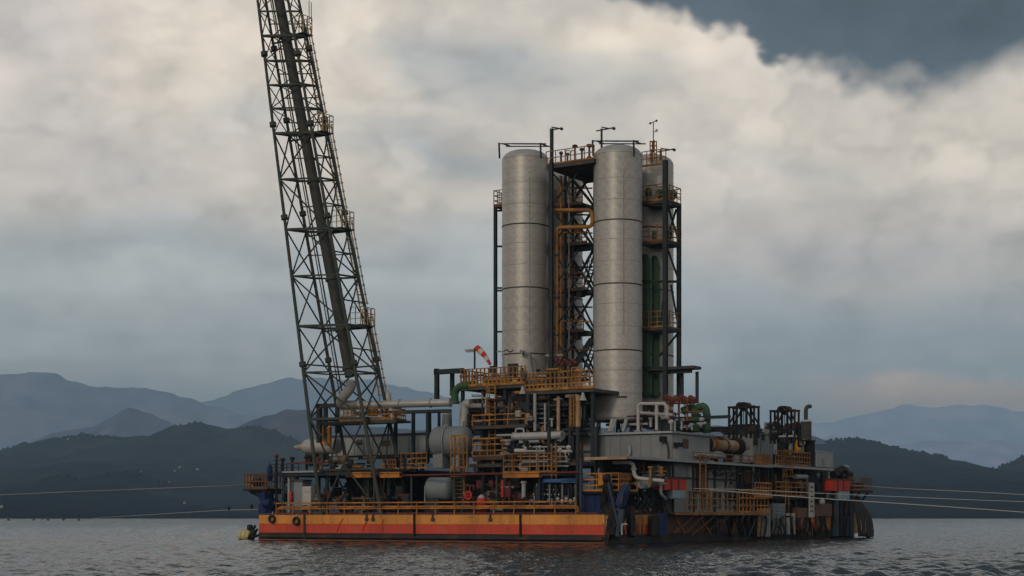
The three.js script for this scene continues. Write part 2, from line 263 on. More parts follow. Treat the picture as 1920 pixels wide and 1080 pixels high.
// ================================================================ THE SETTING
// lake: one sheet round the viewer out to beyond the far shore, with the wind's small waves as real relief
{
  const r0 = rng(99), waves = [];
  for (let i = 0; i < 40; i++) { const lam = 0.42 * 1.075 ** i * (0.9 + 0.2 * r0()), dir = -0.25 + (r0() - 0.5) * 2.9 + Math.PI / 2, k = 2 * Math.PI / lam; waves.push({ k, cx: Math.cos(dir) * k, cz: Math.sin(dir) * k, ph: r0() * 6.28, a: 0.07 / k * sst(0.1, 1.1, lam) * (lam < 1.8 ? 1 : (1.8 / lam) ** 2.5), lam }); }
  const rows = [0.6]; for (let r = 0.6; r < 45; r *= 1.28) rows.push(r * 1.28);
  for (let r = rows[rows.length - 1]; r < 6000;) { r += Math.max(0.12, 0.15 * (r / 50) ** 1.22); rows.push(r); }
  const cols = []; for (let a = -Math.PI; a < -0.42; a += 0.05) cols.push(a); for (let a = -0.42; a <= 0.42; a += 0.0016) cols.push(a); for (let a = 0.43; a < Math.PI; a += 0.05) cols.push(a); cols.push(Math.PI);
  const pos = new Float32Array(rows.length * cols.length * 3), uv = new Float32Array(rows.length * cols.length * 2), idx = []; let o = 0;
  rows.forEach((r, j) => {
    const sp = Math.max(0.5 * (j ? r - rows[j - 1] : 0.5) + 0.5 * r * 0.0016, 0.1), act = waves.filter((q) => q.lam > Math.min(sp * 1.5, 0.9 + sp * 0.25)), rel = sst(20, 45, r);
    for (const a of cols) {
      const x = Math.sin(a) * r, z = DIST - Math.cos(a) * r; let y = 0;
      if (rel > 0 && Math.abs(a) < 0.44) { const gust = 0.85 + 0.5 * fbm(x * 0.035, 3, z * 0.014, 3); for (const q of act) y += q.a * Math.sin(q.cx * x + q.cz * z + q.ph); y *= rel * gust; }
      pos[o * 3] = x; pos[o * 3 + 1] = y; pos[o * 3 + 2] = z; uv[o * 2] = x; uv[o * 2 + 1] = z; o++;
    }
  });
  const C = cols.length; for (let j = 1; j < rows.length; j++) for (let i = 1; i < C; i++) { const a = (j - 1) * C + i - 1, b = a + 1, c = a + C, e = c + 1; idx.push(a, b, c, b, e, c); }
  const g = new THREE.BufferGeometry(); g.setAttribute('position', new THREE.BufferAttribute(pos, 3)); g.setAttribute('uv', new THREE.BufferAttribute(uv, 2)); g.setIndex(idx); g.computeVertexNormals();
  const rip = tex((x, y) => { const v = 0.5 + 0.25 * NB[y * TN + x] + 0.3 * ND[y * TN + x]; return [v, v, v]; }, 0.17, TN, false);
  const m = new THREE.MeshPhysicalMaterial({ color: new THREE.Color().setRGB(0.012, 0.017, 0.02), roughness: 0.12, ior: 1.33, bumpMap: rip, bumpScale: 0.09 });
  const w = new THREE.Mesh(g, m); w.name = 'lake_water'; w.receiveShadow = true; tag(w, null, null, null, 'structure'); scene.add(w);
}
// hills: each a real relief between its foot and its back, the crest standing where the photo shows it
const hillHeights = [];
const hillMat = new THREE.MeshPhysicalMaterial({ vertexColors: true, roughness: 1, specularIntensity: 0 });
function hill(name, crest, dist, front, back, opt = {}) {
  const { rough = 0.06, seed = 1, dark = 1, field = 0.5, nx = 240, nz = 44 } = opt;
  const X0 = (crest[0][0] - 960) * dist / F, X1 = (crest[crest.length - 1][0] - 960) * dist / F, zf = DIST - front, zb = DIST - back, zc = DIST - dist;
  const top = (x) => Math.max(0, (HZ - curve(crest, x * F / dist + 960)) * dist / F + EYE);
  const height = (x, z) => {
    if (x < X0 || x > X1 || z > zf || z < zb) return -5;
    const t = z > zc ? (zf - z) / (zf - zc) : (z - zb) / (zc - zb), wob = fbm(x / dist * 7 + seed, 0, z / dist * 7, 3), T = top(x + wob * 0.015 * dist * (1 - t));
    const fall = t ** 0.85 * (1 - 0.35 * t * (1 - t) * 2), gul = fbm(x / dist * 26 + seed * 3, 1, z / dist * 18 + seed, 5), fine = fbm(x / dist * 150, 4, z / dist * 150 + seed, 3);
    const edge = sst(X0, X0 + (X1 - X0) * 0.03, x) * sst(X1, X1 - (X1 - X0) * 0.03, x);
    return -4 + edge * Math.max(0, (T + 4) * (fall + gul * rough * 6 * t * (1 - t) + gul * 0.035 * t) + fine * dist * 0.0011 * Math.min(1, t * 4));
  };
  const pos = [], col = [], idx = [];
  for (let j = 0; j <= nz; j++) { const z = j <= nz * 0.7 ? lerp(zf, zc, j / (nz * 0.7)) : lerp(zc, zb, (j - nz * 0.7) / (nz * 0.3)); for (let i = 0; i <= nx; i++) {
    const x = lerp(X0, X1, i / nx); pos.push(x, height(x, z), z);
    const a = fbm(x / dist * 30 + seed, 7, z / dist * 30, 4), b = fbm(x / dist * 90, 2, z / dist * 60 + seed, 3), f = sst(0.12, 0.4, a + b * 0.5) * field, e = sst(0.2, 0.5, b - a * 0.4) * field * 0.6;
    const c = [0.019, 0.025, 0.037].map((v, k) => dark * (lerp(lerp(v * (1 + 0.5 * b), [0.032, 0.037, 0.038][k], f), [0.045, 0.037, 0.03][k], e))); if (dark > 2) { c[0] *= 1.25; c[1] *= 0.88; c[2] *= 1.05; } col.push(...c);  // distance haze also put into the colour: bluish base, dark lightens far ridges
  } }
  for (let j = 1; j <= nz; j++) for (let i = 1; i <= nx; i++) { const a = (j - 1) * (nx + 1) + i - 1, b = a + 1, c = a + nx + 1, e = c + 1; idx.push(a, b, c, b, e, c); }
  const g = new THREE.BufferGeometry(); g.setAttribute('position', new THREE.Float32BufferAttribute(pos, 3)); g.setAttribute('color', new THREE.Float32BufferAttribute(col, 3)); g.setIndex(idx); g.computeVertexNormals();
  const m = new THREE.Mesh(g, hillMat); m.name = name; m.castShadow = m.receiveShadow = true; tag(m, null, null, null, 'structure'); scene.add(m);
  const h = { height, X0, X1, zf, zb, zc, dist, front }; hillHeights.push(h); return h;
}
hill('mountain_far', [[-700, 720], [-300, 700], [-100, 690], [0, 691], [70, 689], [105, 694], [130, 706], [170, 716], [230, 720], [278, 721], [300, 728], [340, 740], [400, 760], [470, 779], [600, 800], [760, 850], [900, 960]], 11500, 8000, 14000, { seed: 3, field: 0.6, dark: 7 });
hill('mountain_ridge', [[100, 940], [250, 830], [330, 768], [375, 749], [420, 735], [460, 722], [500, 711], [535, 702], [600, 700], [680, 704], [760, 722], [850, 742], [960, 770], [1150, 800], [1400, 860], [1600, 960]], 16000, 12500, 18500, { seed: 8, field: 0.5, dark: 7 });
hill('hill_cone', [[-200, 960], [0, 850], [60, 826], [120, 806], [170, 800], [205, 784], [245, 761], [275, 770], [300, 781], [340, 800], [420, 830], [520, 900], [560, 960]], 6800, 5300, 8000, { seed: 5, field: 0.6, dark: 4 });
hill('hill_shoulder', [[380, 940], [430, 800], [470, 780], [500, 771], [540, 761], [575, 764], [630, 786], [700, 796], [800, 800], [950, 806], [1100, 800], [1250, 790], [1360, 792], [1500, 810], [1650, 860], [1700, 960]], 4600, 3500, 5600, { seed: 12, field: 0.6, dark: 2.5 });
const hMain = hill('hill_broad', [[-500, 860], [-200, 870], [-60, 862], [0, 851], [50, 832], [100, 822], [150, 816], [230, 820], [285, 816], [330, 799], [375, 793], [400, 797], [425, 803], [480, 798], [510, 804], [540, 818], [580, 838], [700, 860], [900, 880], [1100, 890], [1400, 890], [1500, 960]], 3300, 1750, 3900, { seed: 21, nx: 320, nz: 60, field: 0.75 });
const hFoot = hill('hill_foot', [[-500, 930], [-100, 950], [0, 938], [50, 922], [90, 900], [120, 893], [150, 903], [180, 896], [205, 889], [250, 888], [290, 902], [340, 918], [430, 934], [600, 940], [900, 945], [1200, 940], [1350, 965]], 2150, 1350, 2600, { seed: 33, nx: 320, field: 0.15, dark: 0.75 });
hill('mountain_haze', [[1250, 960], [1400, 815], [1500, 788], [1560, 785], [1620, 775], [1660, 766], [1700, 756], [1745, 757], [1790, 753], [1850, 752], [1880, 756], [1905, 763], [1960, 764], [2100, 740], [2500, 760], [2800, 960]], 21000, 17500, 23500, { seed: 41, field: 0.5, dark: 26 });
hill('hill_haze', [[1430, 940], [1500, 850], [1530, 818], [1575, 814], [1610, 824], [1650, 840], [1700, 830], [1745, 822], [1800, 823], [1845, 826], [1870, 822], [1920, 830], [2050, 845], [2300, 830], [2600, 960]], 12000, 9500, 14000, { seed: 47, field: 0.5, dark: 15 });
const hRight = hill('hill_wooded', [[1150, 966], [1300, 880], [1420, 846], [1500, 832], [1545, 827], [1590, 823], [1625, 829], [1660, 838], [1710, 849], [1750, 853], [1790, 862], [1840, 874], [1868, 878], [1890, 867], [1925, 856], [2000, 835], [2200, 800], [2600, 830], [2700, 966]], 2800, 1450, 3500, { seed: 55, nx: 300, field: 0.12, dark: 0.7 });
// woods on the near hills, one mass of tree clumps
{
  const g = new THREE.IcosahedronGeometry(1, 1), p = g.attributes.position, rr = rng(5), keyed = new Map();
  for (let i = 0; i < p.count; i++) { const key = [p.getX(i), p.getY(i), p.getZ(i)].map((v) => v.toFixed(3)).join(); if (!keyed.has(key)) keyed.set(key, 0.72 + 0.5 * rr()); const s = keyed.get(key); p.setXYZ(i, p.getX(i) * s, p.getY(i) * s, p.getZ(i) * s); }
  g.computeVertexNormals();
  const list = [];
  for (const [h, n, crestShare] of [[hMain, 6500, 1], [hFoot, 5000, 1], [hRight, 8500, 1]]) for (let i = 0; i < n; i++) {
    const x = lerp(h.X0, h.X1, rr()), z = rr() < crestShare ? h.zc + (rr() - 0.5) * (h.zf - h.zc) * 0.1 : lerp(h.zf, h.zc, rr() ** 0.8), y = h.height(x, z);
    if (y > 1 && fbm(x / 120, 9, z / 120, 3) > -0.12) list.push([x, y, z, 1.0 + 2.0 * rr() ** 2, rr()]);
  }
  const im = new THREE.InstancedMesh(g, new THREE.MeshPhysicalMaterial({ color: new THREE.Color().setRGB(0.016, 0.022, 0.03), roughness: 1, specularIntensity: 0 }), list.length), m4 = new THREE.Matrix4(), q = new THREE.Quaternion();
  list.forEach(([x, y, z, s, t], i) => { q.setFromAxisAngle(UP, t * 6.28); m4.compose(V(x, y + s * 0.55, z), q, V(s * (0.8 + t * 0.5), s * (0.8 + ((t * 7) % 1) * 0.9), s)); im.setMatrixAt(i, m4); });
  im.name = 'woodland'; tag(im, 'dark green woods scattered over the near hillsides', 'woodland', null, 'stuff'); scene.add(im);
}
// the few pale houses on the slopes
{
  const proto = new THREE.Group(); proto.name = 'hillside_house';
  const wm = new THREE.MeshStandardMaterial({ color: new THREE.Color().setRGB(0.3, 0.29, 0.27), roughness: 0.9 }), rm = new THREE.MeshStandardMaterial({ color: new THREE.Color().setRGB(0.25, 0.25, 0.25), roughness: 0.7 });
  const w = new THREE.Mesh(clean(box(-4, 4, -2, 3, -3, 3)), wm); w.name = 'wall'; const sh = new THREE.Shape(); sh.moveTo(-3.6, 0); sh.lineTo(0, 1.9); sh.lineTo(3.6, 0); sh.lineTo(-3.6, 0);
  const r = new THREE.Mesh(clean(new THREE.ExtrudeGeometry(sh, { depth: 9, bevelEnabled: false }).translate(0, 3, -4.5).rotateY(Math.PI / 2)), rm); r.name = 'roof';
  const dr = new THREE.Mesh(clean(box(-0.6, 0.6, 0, 2.1, 3.01, 3.06)), M.black); dr.name = 'door'; proto.add(w, r, dr);
  const spots = [[265, 887, 'behind the near headland'], [328, 885, 'brightest in the middle of the broad hill'], [338, 878, 'just above the brightest one'], [371, 882, 'furthest along the slope towards the barge'], [318, 906, 'low on the slope above the lake'], [347, 945, 'on the dark foot by the lake'], [4, 953, 'near the shore at the very edge'], [128, 825, 'on the crest of the broad hill']];
  spots.forEach(([px, py, where], i) => {
    let hit = null; for (let d = 1300; d < 4000 && !hit; d += 3) { const p = P(px, py, d); if (hFoot.height(p.x, p.z) > p.y || hMain.height(p.x, p.z) > p.y) hit = p; }
    if (!hit) return; const c = i ? proto.clone() : proto; if (i) c.name = numbered('hillside_house'); else numbered('hillside_house');
    c.position.copy(hit).add(V(0, 1, 3)); c.rotation.y = (i * 0.7) % 1.2 - 0.5; c.scale.setScalar(0.28 + 0.05 * (i % 4)); c.userData = { label: `small pale house ${where}`, category: 'house', group: 'pale houses on the hillside' }; scene.add(c);
  });
}

// ================================================================ THE BARGE
const DK = 2.25, UL = B(485, 965, 0).x, WB = -S(1602, 965, 0).z;        // deck level, left end, far end of the right side
const HULL_AT = V(UL / 2, 0, 0);
{
  const t = thing('gas_barge', 'long flat steel barge with yellow and red striped hull under all the plant', 'barge', HULL_AT);
  part(t, 'hull_body', box(UL, -0.3, -1.2, DK - 0.02, -WB, -0.05), M.boot);
  part(t, 'deck_plate', box(UL - 0.05, 0.05, DK - 0.018, DK + 0.012, -WB - 0.05, 0.03), M.deck);
  const joints = [485, 572, 778, 977, 1136].map((x) => B(x, 980, 0).x); joints[4] = -0.25;
  for (let i = 0; i < 4; i++) {
    part(t, 'yellow_strake', box(joints[i] + 0.05, joints[i + 1] - 0.05, 1.47, DK - 0.03, -0.05, 0.012 + i * 0.002), M.hullYellow);
    part(t, 'red_strake', box(joints[i] + 0.05, joints[i + 1] - 0.05, 0.7, 1.468, -0.05, 0.01 + i * 0.002), M.hullRed);
  }
  part(t, 'boot_strake', box(UL, -0.3, -1.0, 0.695, -0.05, 0.0), M.boot);
  part(t, 'rubbing_strake', cyl(V(UL + 0.3, 0.36, 0.12), V(-0.4, 0.36, 0.12), 0.13), M.boot);
  part(t, 'rubbing_strake', cyl(V(UL + 0.1, 0.05, 0.13), V(-0.2, 0.05, 0.13), 0.1), M.rustSteel);
  for (const x of [572, 778, 977]) { const u = B(x, 980, 0).x; part(t, 'joint_pipe', [box(u - 0.06, u + 0.06, 0.1, 2.2, 0.0, 0.05), cyl(V(u, 0.1, 0.12), V(u, 2.32, 0.12), 0.09)], x === 572 ? M.boom : M.black); }
  // the chamfered near corner, faded pink where the paint is rubbed, and the right side's strakes
  const wj = [1.2, 5.2, 9.4, 16.5, 22, 30.5, 33.5, 42, WB];
  const cols = [[M.hullYellow, M.hullRed], [M.hullYellow, M.hullRed], [M.rustSteel, M.rustSteel], [M.black, M.black], [M.black, M.rustSteel], [M.orange, M.hullRed], [M.black, M.boot], [M.rustSteel, M.rustSteel]];
  cols.forEach(([a, b], i) => { part(t, a === M.hullYellow || a === M.orange ? 'yellow_strake' : 'side_plate', box(-0.3, 0.01 + i * 0.001, 1.47, DK - 0.03, -wj[i + 1] + 0.05, -wj[i] - 0.05), a); part(t, b === M.hullRed ? 'red_strake' : 'side_plate', box(-0.3, 0.008 + i * 0.001, 0.7, 1.468, -wj[i + 1] + 0.05, -wj[i] - 0.05), b); });
  part(t, 'boot_strake', box(-0.3, 0.0, -1.0, 0.695, -WB, -0.06), M.boot);
  part(t, 'corner_plate', [bar(V(-0.22, 0.7, -0.02), V(0.0, DK - 0.05, -1.2), 0.14), bar(V(0.05, 0.7, -0.3), V(-0.15, DK, -0.4), 0.12), box(-0.32, 0.0, 0.7, DK - 0.06, -1.2, -0.1)], M.beige, 'paint worn to pink at the near corner');
  part(t, 'bow_plate', box(UL - 0.02, UL, 0.7, DK - 0.03, -14, -0.05), M.rustSteel);
  // bits standing on the coaming, and scrape marks
  for (const x of [688, 700, 812, 920]) { const p = B(x, 966, -0.03); part(t, 'bollard', [cyl(V(p.x, 1.9, 0.1), V(p.x, 2.4, 0.1), 0.08), box(p.x - 0.15, p.x + 0.15, 1.7, 1.95, 0.012, 0.14)], M.boom); }
  for (const [x, dx] of [[632, 12], [680, 12], [717, 3]]) { const p = B(x, 997, 0), q = B(x + dx, 972, 0); part(t, 'scrape', tubeCurve([V(p.x, p.y, 0.03), V((p.x + q.x) / 2 - 0.1, (p.y + q.y) / 2, 0.035), V(q.x, q.y, 0.03)], 0.045), M.red); }
  const rp = (x, w = 0.25) => { const p = B(x, 965, w); return V(p.x, DK, -w); };
  rail(t, [rp(518), rp(1080)], { mat: M.orange, h: 0.98, gap: 1.9, r: 0.05, kick: 0 });
  const pipeA = B(516, 948, 0.15), pipeB = B(1078, 950, 0.15);
  part(t, 'deck_main_pipe', pipe([V(pipeA.x, DK, -0.6), V(pipeA.x, DK + 0.62, -0.6), V(pipeB.x, DK + 0.62, -0.6), V(pipeB.x, DK, -0.6)], 0.1, 0.25), M.orange);
  part(t, 'coaming', box(UL + 1.2, -1.2, DK, DK + 0.16, -0.5, -0.42), M.darkRed);
}
// tyres hung on the bow
{
  const at = V(B(509.5, 973, -0.2).x, B(509.5, 973, -0.2).y, 0.2);
  const t = thing('tyre_fender', 'black tyre hung on the yellow hull at the very left end', 'tyre', at, 'tyres hung on the hull as fenders');
  const pr = []; for (let i = 0; i <= 14; i++) { const a = i / 14 * 6.283; pr.push([0.29 + 0.1 * Math.cos(a), 0.125 * Math.sin(a)]); }
  part(t, 'tread', new THREE.LatheGeometry(pr.map(([x, y]) => new THREE.Vector2(x, y)), 28).rotateX(Math.PI / 2).translate(at.x, at.y, at.z), M.rubber);
  part(t, 'hanging_rope', cyl(at.clone().add(V(0, 0.3, 0)), V(at.x, DK + 0.25, 0.02), 0.03), M.rope);
  const b = B(555, 977, -0.2); copy(t, V(b.x, b.y, 0.2), 'black tyre hung on the yellow hull beside the first vertical joint pipe');
}
// yellow float and dark legs in the water off the bow
{
  const p = B(461, 990, 1.5); p.y = 0.0;
  const t = thing('yellow_float', 'pale yellow drum float lying in the water off the bow', 'float', p);
  part(t, 'drum', capsule(p.clone().add(V(-0.45, 0.42, 0)), p.clone().add(V(0.6, 0.42, 0)), 0.48, 0.12), M.cream);
  part(t, 'strap', [cyl(p.clone().add(V(-0.25, 0.42, 0)), p.clone().add(V(-0.18, 0.42, 0)), 0.495, 0.495, 24), cyl(p.clone().add(V(0.3, 0.42, 0)), p.clone().add(V(0.37, 0.42, 0)), 0.495, 0.495, 24)], M.tan);
  const q = B(479, 1000, 0.7); q.y = 0;
  const f = thing('bow_fender_frame', 'black tangled fender frame between yellow float and bow', 'fender', q);
  part(f, 'leg', [bar(q.clone().add(V(-0.9, 0.05, 0)), q.clone().add(V(0.1, 1.3, 0.1)), 0.16), bar(q.clone().add(V(-0.4, 0, 0.2)), q.clone().add(V(0.25, 1.0, 0)), 0.14)], M.black);
  part(f, 'leg', [bar(q.clone().add(V(-1.0, 0.1, -0.2)), q.clone().add(V(0.4, 0.45, 0)), 0.2), bar(q.clone().add(V(0, 0, 0.2)), q.clone().add(V(0, 0.9, 0.2)), 0.1)], M.black);
  for (const dx of [-0.55, -0.15]) part(f, 'pad', lathe([[0.01, -0.3], [0.26, -0.2], [0.28, 0.2], [0.01, 0.3]], q.clone().add(V(dx, 0.55 - dx, 0.1)), 12), M.rubber);
}

// ---------------------------------------------------------------- flare boom: four leaning lattice legs round a fat pipe
{
  const feet = [B(602, 962, 0.4), B(715, 963, 0.4), B(768, 962, 5.6), B(666, 962, 5.6)], tops = [B(483, 0, 2.2), B(540, 0, 2.2), B(560, 0, 4.0), B(498, 0, 4.0)];
  feet.forEach((p) => (p.y = DK));
  const at = feet[0].clone(), ch = (c, t) => feet[c].clone().lerp(tops[c], t), tp = (py) => (962 - py) / 962;
  const t = thing('flare_boom', 'tall dark lattice boom leaning out of the top of the picture, fat pipe inside', 'flare boom', at);
  for (let c = 0; c < 4; c++) { part(t, 'chord', [cyl(ch(c, 0), ch(c, tp(620)), 0.165, 0.15), cyl(ch(c, tp(620)), ch(c, 1.14), 0.15, 0.115)], M.boom); part(t, 'foot_plate', box(feet[c].x - 0.4, feet[c].x + 0.4, DK + 0.02, DK + 0.2, feet[c].z - 0.35, feet[c].z + 0.35), M.boom); }
  for (const py of [-60, 105, 241, 417, 690]) for (let c = 0; c < 4; c++) { const a = tp(py), o = c > 1 ? 0.012 : 0; part(t, 'flange', cyl(ch(c, a + o - 0.0042), ch(c, a + o + 0.0042), 0.3, 0.3, 12), M.boom); }
  const lev = [962, 790, 705, 620, 527, 440, 345, 258, 210, 165, 118, 70, 22, -30, -90], faces = [[0, 1], [1, 2], [2, 3], [3, 0]];
  for (let i = 1; i < lev.length; i++) for (const [a, b] of faces) part(t, 'ring_strut', bar(ch(a, tp(lev[i])), ch(b, tp(lev[i])), [790, 620, 440, 258, 70].includes(lev[i]) ? 0.2 : 0.13), M.boom);
  for (let i = 1; i < lev.length; i++) faces.forEach(([a, b], f) => {
    const lo = tp(lev[i - 1]), hi = tp(lev[i]), r = i < 3 ? 0.075 : lev[i] > 250 ? 0.07 : 0.05;
    if (f % 2 || i < 3 || i % 2) part(t, 'brace', cyl(ch(a, lo), ch(b, hi), r, r, 6), M.boom); if (f % 2 || i < 3 || !(i % 2)) part(t, 'brace', cyl(ch(b, lo), ch(a, hi), r, r, 6), M.boom);
    if (f === 1 && i > 2 && lev[i] > 250) { const m = (lo + hi) / 2; part(t, 'ring_strut', bar(ch(1, m), ch(2, m), 0.1), M.boom); }
    if (f === 3 && i > 4) { const m = (lo + hi) / 2; part(t, 'ring_strut', bar(ch(3, m), ch(2, m), 0.09), M.boom); }
  });
  // the pipe, its clamps, and small lines climbing beside it
  const pA = B(657, 706, 3.4), pB = B(523, 0, 3.1), pp = (s) => pA.clone().lerp(pB, s);
  part(t, 'flare_pipe', cyl(pA, pp(1.14), 0.47, 0.45, 18), M.flare);
  for (const py of [690, 620, 527, 440, 345, 258, 165, 70]) { const s = (706 - py) / 706; part(t, 'pipe_clamp', cyl(pp(s - 0.004), pp(s + 0.004), 0.58, 0.58, 18), M.boom); for (const c of [0, 2]) part(t, 'clamp_arm', bar(pp(s), ch(c, tp(py)), 0.1), M.boom); }
  for (const [dx, r] of [[-0.85, 0.07], [-1.15, 0.05]]) part(t, 'service_line', cyl(pp(-0.05).add(V(dx, 0, 0.5)), pp(1.13).add(V(dx * 0.62, 0, 0.2)), r, r, 6), M.boom);
  // working platforms with amber cages, ladders between them
  const decks = [790, 620, 440, 258, 70];
  decks.forEach((py, i) => {
    const a = tp(py), b1 = ch(1, a), c1 = ch(2, a), d1 = ch(3, a), y = c1.y + 0.06, x1 = c1.x + 0.32, x0 = Math.max(d1.x, pp((706 - py) / 706).x + 0.7), z0 = c1.z - 0.35, z1 = lerp(c1.z, b1.z, 0.4);
    part(t, 'platform_deck', [box(x0, x1, y, y + 0.09, z0, z1), box(d1.x, x1, y - 0.14, y - 0.01, c1.z - 0.08, c1.z + 0.08)], M.boom);
    if (i) { rail(t, [V(x0, y + 0.09, z0), V(x1, y + 0.09, z0), V(x1, y + 0.09, z1), V(x0 + 0.2, y + 0.09, z1)], { mat: M.wornYellow, h: 1.5, gap: 0.5, r: 0.026, mids: 2, kick: 0 }); }
    if (i < 4) { const n = ch(2, tp(decks[i + 1])), foot = V(c1.x - 0.45, y, c1.z - 0.15), top = V(n.x - 0.35, n.y + 1.0, n.z - 0.15); ladder(t, foot, top, ux, { mat: M.wornYellow, width: 0.6, out: V(0, 0, -1) }); }
  });
  const e = ch(2, tp(70)); part(t, 'antenna', [bar(e.clone().add(V(0.3, 1.2, 0)), e.clone().add(V(0.3, 3.1, 0)), 0.05), bar(e.clone().add(V(0.55, 1.2, 0)), e.clone().add(V(0.55, 2.9, 0)), 0.05)], M.boom);
  // lower working level round the pipe's foot
  const L = (x, y, w) => B(x, y, w);
  part(t, 'lower_deck', [bF(1.6, 596, 742, 789, 795, 0.25), bF(3.0, 600, 744, 790, 794, 2.0)], M.boom);
  part(t, 'deck_frame', [bF(3.0, 592, 634, 757, 764, 0.3), bF(3.0, 593, 600, 757, 830, 0.35), bF(3.1, 606, 611, 764, 826, 0.3), bF(5.2, 628, 633, 757, 812, 0.3)], M.steel);
  const ry = L(690, 789, 1.7).y; rail(t, [V(L(637, 0, 1.7).x, ry, -1.7), V(L(736, 0, 1.7).x, ry, -1.7), V(L(760, 0, 4.5).x, ry, -4.5)], { mat: M.yellow, h: 1.0, gap: 0.45, r: 0.05, kick: 0.25 });
  part(t, 'valve_box', [bF(2.2, 642, 662, 768, 781, 0.4)], M.white); part(t, 'valve_box', bF(2.2, 690, 702, 764, 780, 0.5), M.amber); part(t, 'gusset', bF(3.2, 604, 618, 800, 836, 0.3), M.orange);
  part(t, 'pipe_elbow', tubeCurve([pp(-0.01), pA.clone().add(V(0.02, -0.9, 0)), B(651, 735, 3.2), B(641, 748, 3.0), B(640, 757, 3.2), B(650, 760, 3.6), B(664, 760, 4.2)], 0.43, 30, 14), M.dullClad);
}
{ // the horizontal gas main from the boom to the process module
  const a = B(655, 760, 4.2), b = B(846, 760, 6.2); b.y = a.y;
  const t = thing('gas_main', 'long pale horizontal pipe running from the boom foot to the process module', 'pipe', a);
  part(t, 'pipe_run', cyl(a, b, 0.33, 0.33, 16), M.clad); for (const s of [0.22, 0.5, 0.8, 0.99]) { const p = a.clone().lerp(b, s), q = a.clone().lerp(b, s + 0.008); part(t, 'flange', cyl(p, q, 0.4, 0.4, 16), M.dullClad); }
  const y0 = B(760, 772, 5).y; part(t, 'carrier_beam', bar(V(a.x, y0, -4.4), V(b.x, y0, -6.2), 0.26), M.steel);
  for (const x of [742, 775, 802]) { const p = B(x, 770, 5.6); part(t, 'carrier_post', bar(V(p.x, p.y, p.z), V(p.x, DK + 4.4, p.z), 0.24), M.steel); }
  part(t, 'end_cap', lathe([[0.01, 0.8], [0.28, 0.6], [0.33, 0], [0.3, -0.3]], B(727, 750, 5.6), 14), M.clad);
}

// ---------------------------------------------------------------- the four columns
const TR = 2.05, towerY0 = B(1158, 785, 14).y;
const towerSpots = [[B(1158.5, 785, 14), 0, 'tall grey steel column nearest the middle of the barge, standing clear in front', 0], [B(985, 700, 14), 0.78, 'tall grey steel column at the left, railed platform round its foot', 1], [B(1219, 760, 20), 0.35, 'grey column half hidden behind the front middle column and green pipes', 2], [B(1050, 760, 20), 0.35, 'shaded grey column deep in the gap between the two front columns', 3]];
const towers = [];
for (const [p, lift, label, i] of towerSpots) {
  const topY = B(1158.5, 277, 14).y + lift, H = topY - towerY0, at = V(p.x, towerY0, p.z);
  const t = thing('storage_column', label, 'column', at, 'tall grey columns in the middle of the barge'); towers.push(t);
  const sh = H - 0.75, cuts = [0, 0.255, 0.505, 0.745, 1].map((k) => k * sh), at3 = (y) => V(p.x, towerY0 + y, p.z);
  for (let k = 0; k < 4; k++) {
    const g = new THREE.CylinderGeometry(TR, TR, cuts[k + 1] - cuts[k] - 0.05, 56, 1, true), uv = g.attributes.uv, off = k * 0.23 + i * 0.37;
    for (let q = 0; q < uv.count; q++) uv.setXY(q, uv.getX(q) * 2 + off, uv.getY(q) * 0.75 + off);
    g.translate(p.x, towerY0 + (cuts[k] + cuts[k + 1]) / 2, p.z); g.userData.uv = true; part(t, 'shell_course', g, SHELL[(k + i * 2) % 5]);
    if (k) part(t, 'stiffener_ring', lathe([[TR - 0.02, -0.05], [TR + 0.03, -0.05], [TR + 0.04, 0], [TR + 0.03, 0.05], [TR - 0.02, 0.05]], at3(cuts[k]), 56), M.flare);
    for (const f of k === 3 ? [0.3, 0.62] : [0.36, 0.7]) part(t, 'weld_seam', lathe([[TR - 0.02, -0.025], [TR + 0.01, -0.02], [TR + 0.01, 0.02], [TR - 0.02, 0.025]], at3(lerp(cuts[k], cuts[k + 1], f)), 56), M.dullClad);
  }
  part(t, 'core', cyl(at3(0.1), at3(sh - 0.1), TR - 0.06, TR - 0.06, 32), M.black);
  const pr = []; for (let q = 0; q <= 10; q++) { const a = q / 10 * Math.PI / 2; pr.push([TR * Math.cos(a) ** 0.6 + 0.0005, 0.85 * Math.sin(a) ** 1.2]); }
  const dg = new THREE.LatheGeometry(pr.map(([x, y]) => new THREE.Vector2(x, y)), 48).translate(p.x, towerY0 + sh, p.z); part(t, 'domed_head', dg, M.clad);
  part(t, 'base_ring', lathe([[TR - 0.3, -0.25], [TR + 0.12, -0.25], [TR + 0.12, -0.02], [TR - 0.02, 0.02]], at3(0), 48), M.dullClad);
  const door = (ang, y, w, h, m, nm) => { const g = box(-w / 2, w / 2, y, y + h, TR - 0.01, TR + 0.05).rotateY(ang).translate(p.x, towerY0, p.z); part(t, nm, g, m); };
  if (i < 2) { for (let q = -2; q < 3; q++) door(0.12 + q * 0.085 + 0.55, 1.62, 0.12, 0.16, M.black, 'stamp_mark'); door(0.75, 6.9, 0.04, H * 0.6, M.dullClad, 'vertical_seam'); }
  part(t, 'leg', [-1, 1].map((s) => cyl(V(p.x + s * 1.2, towerY0 - 0.2, p.z + 1.2), V(p.x + s * 1.2, B(1158, 812, 14).y - 0.3, p.z + 1.2), 0.2)), M.paleGrey);
}
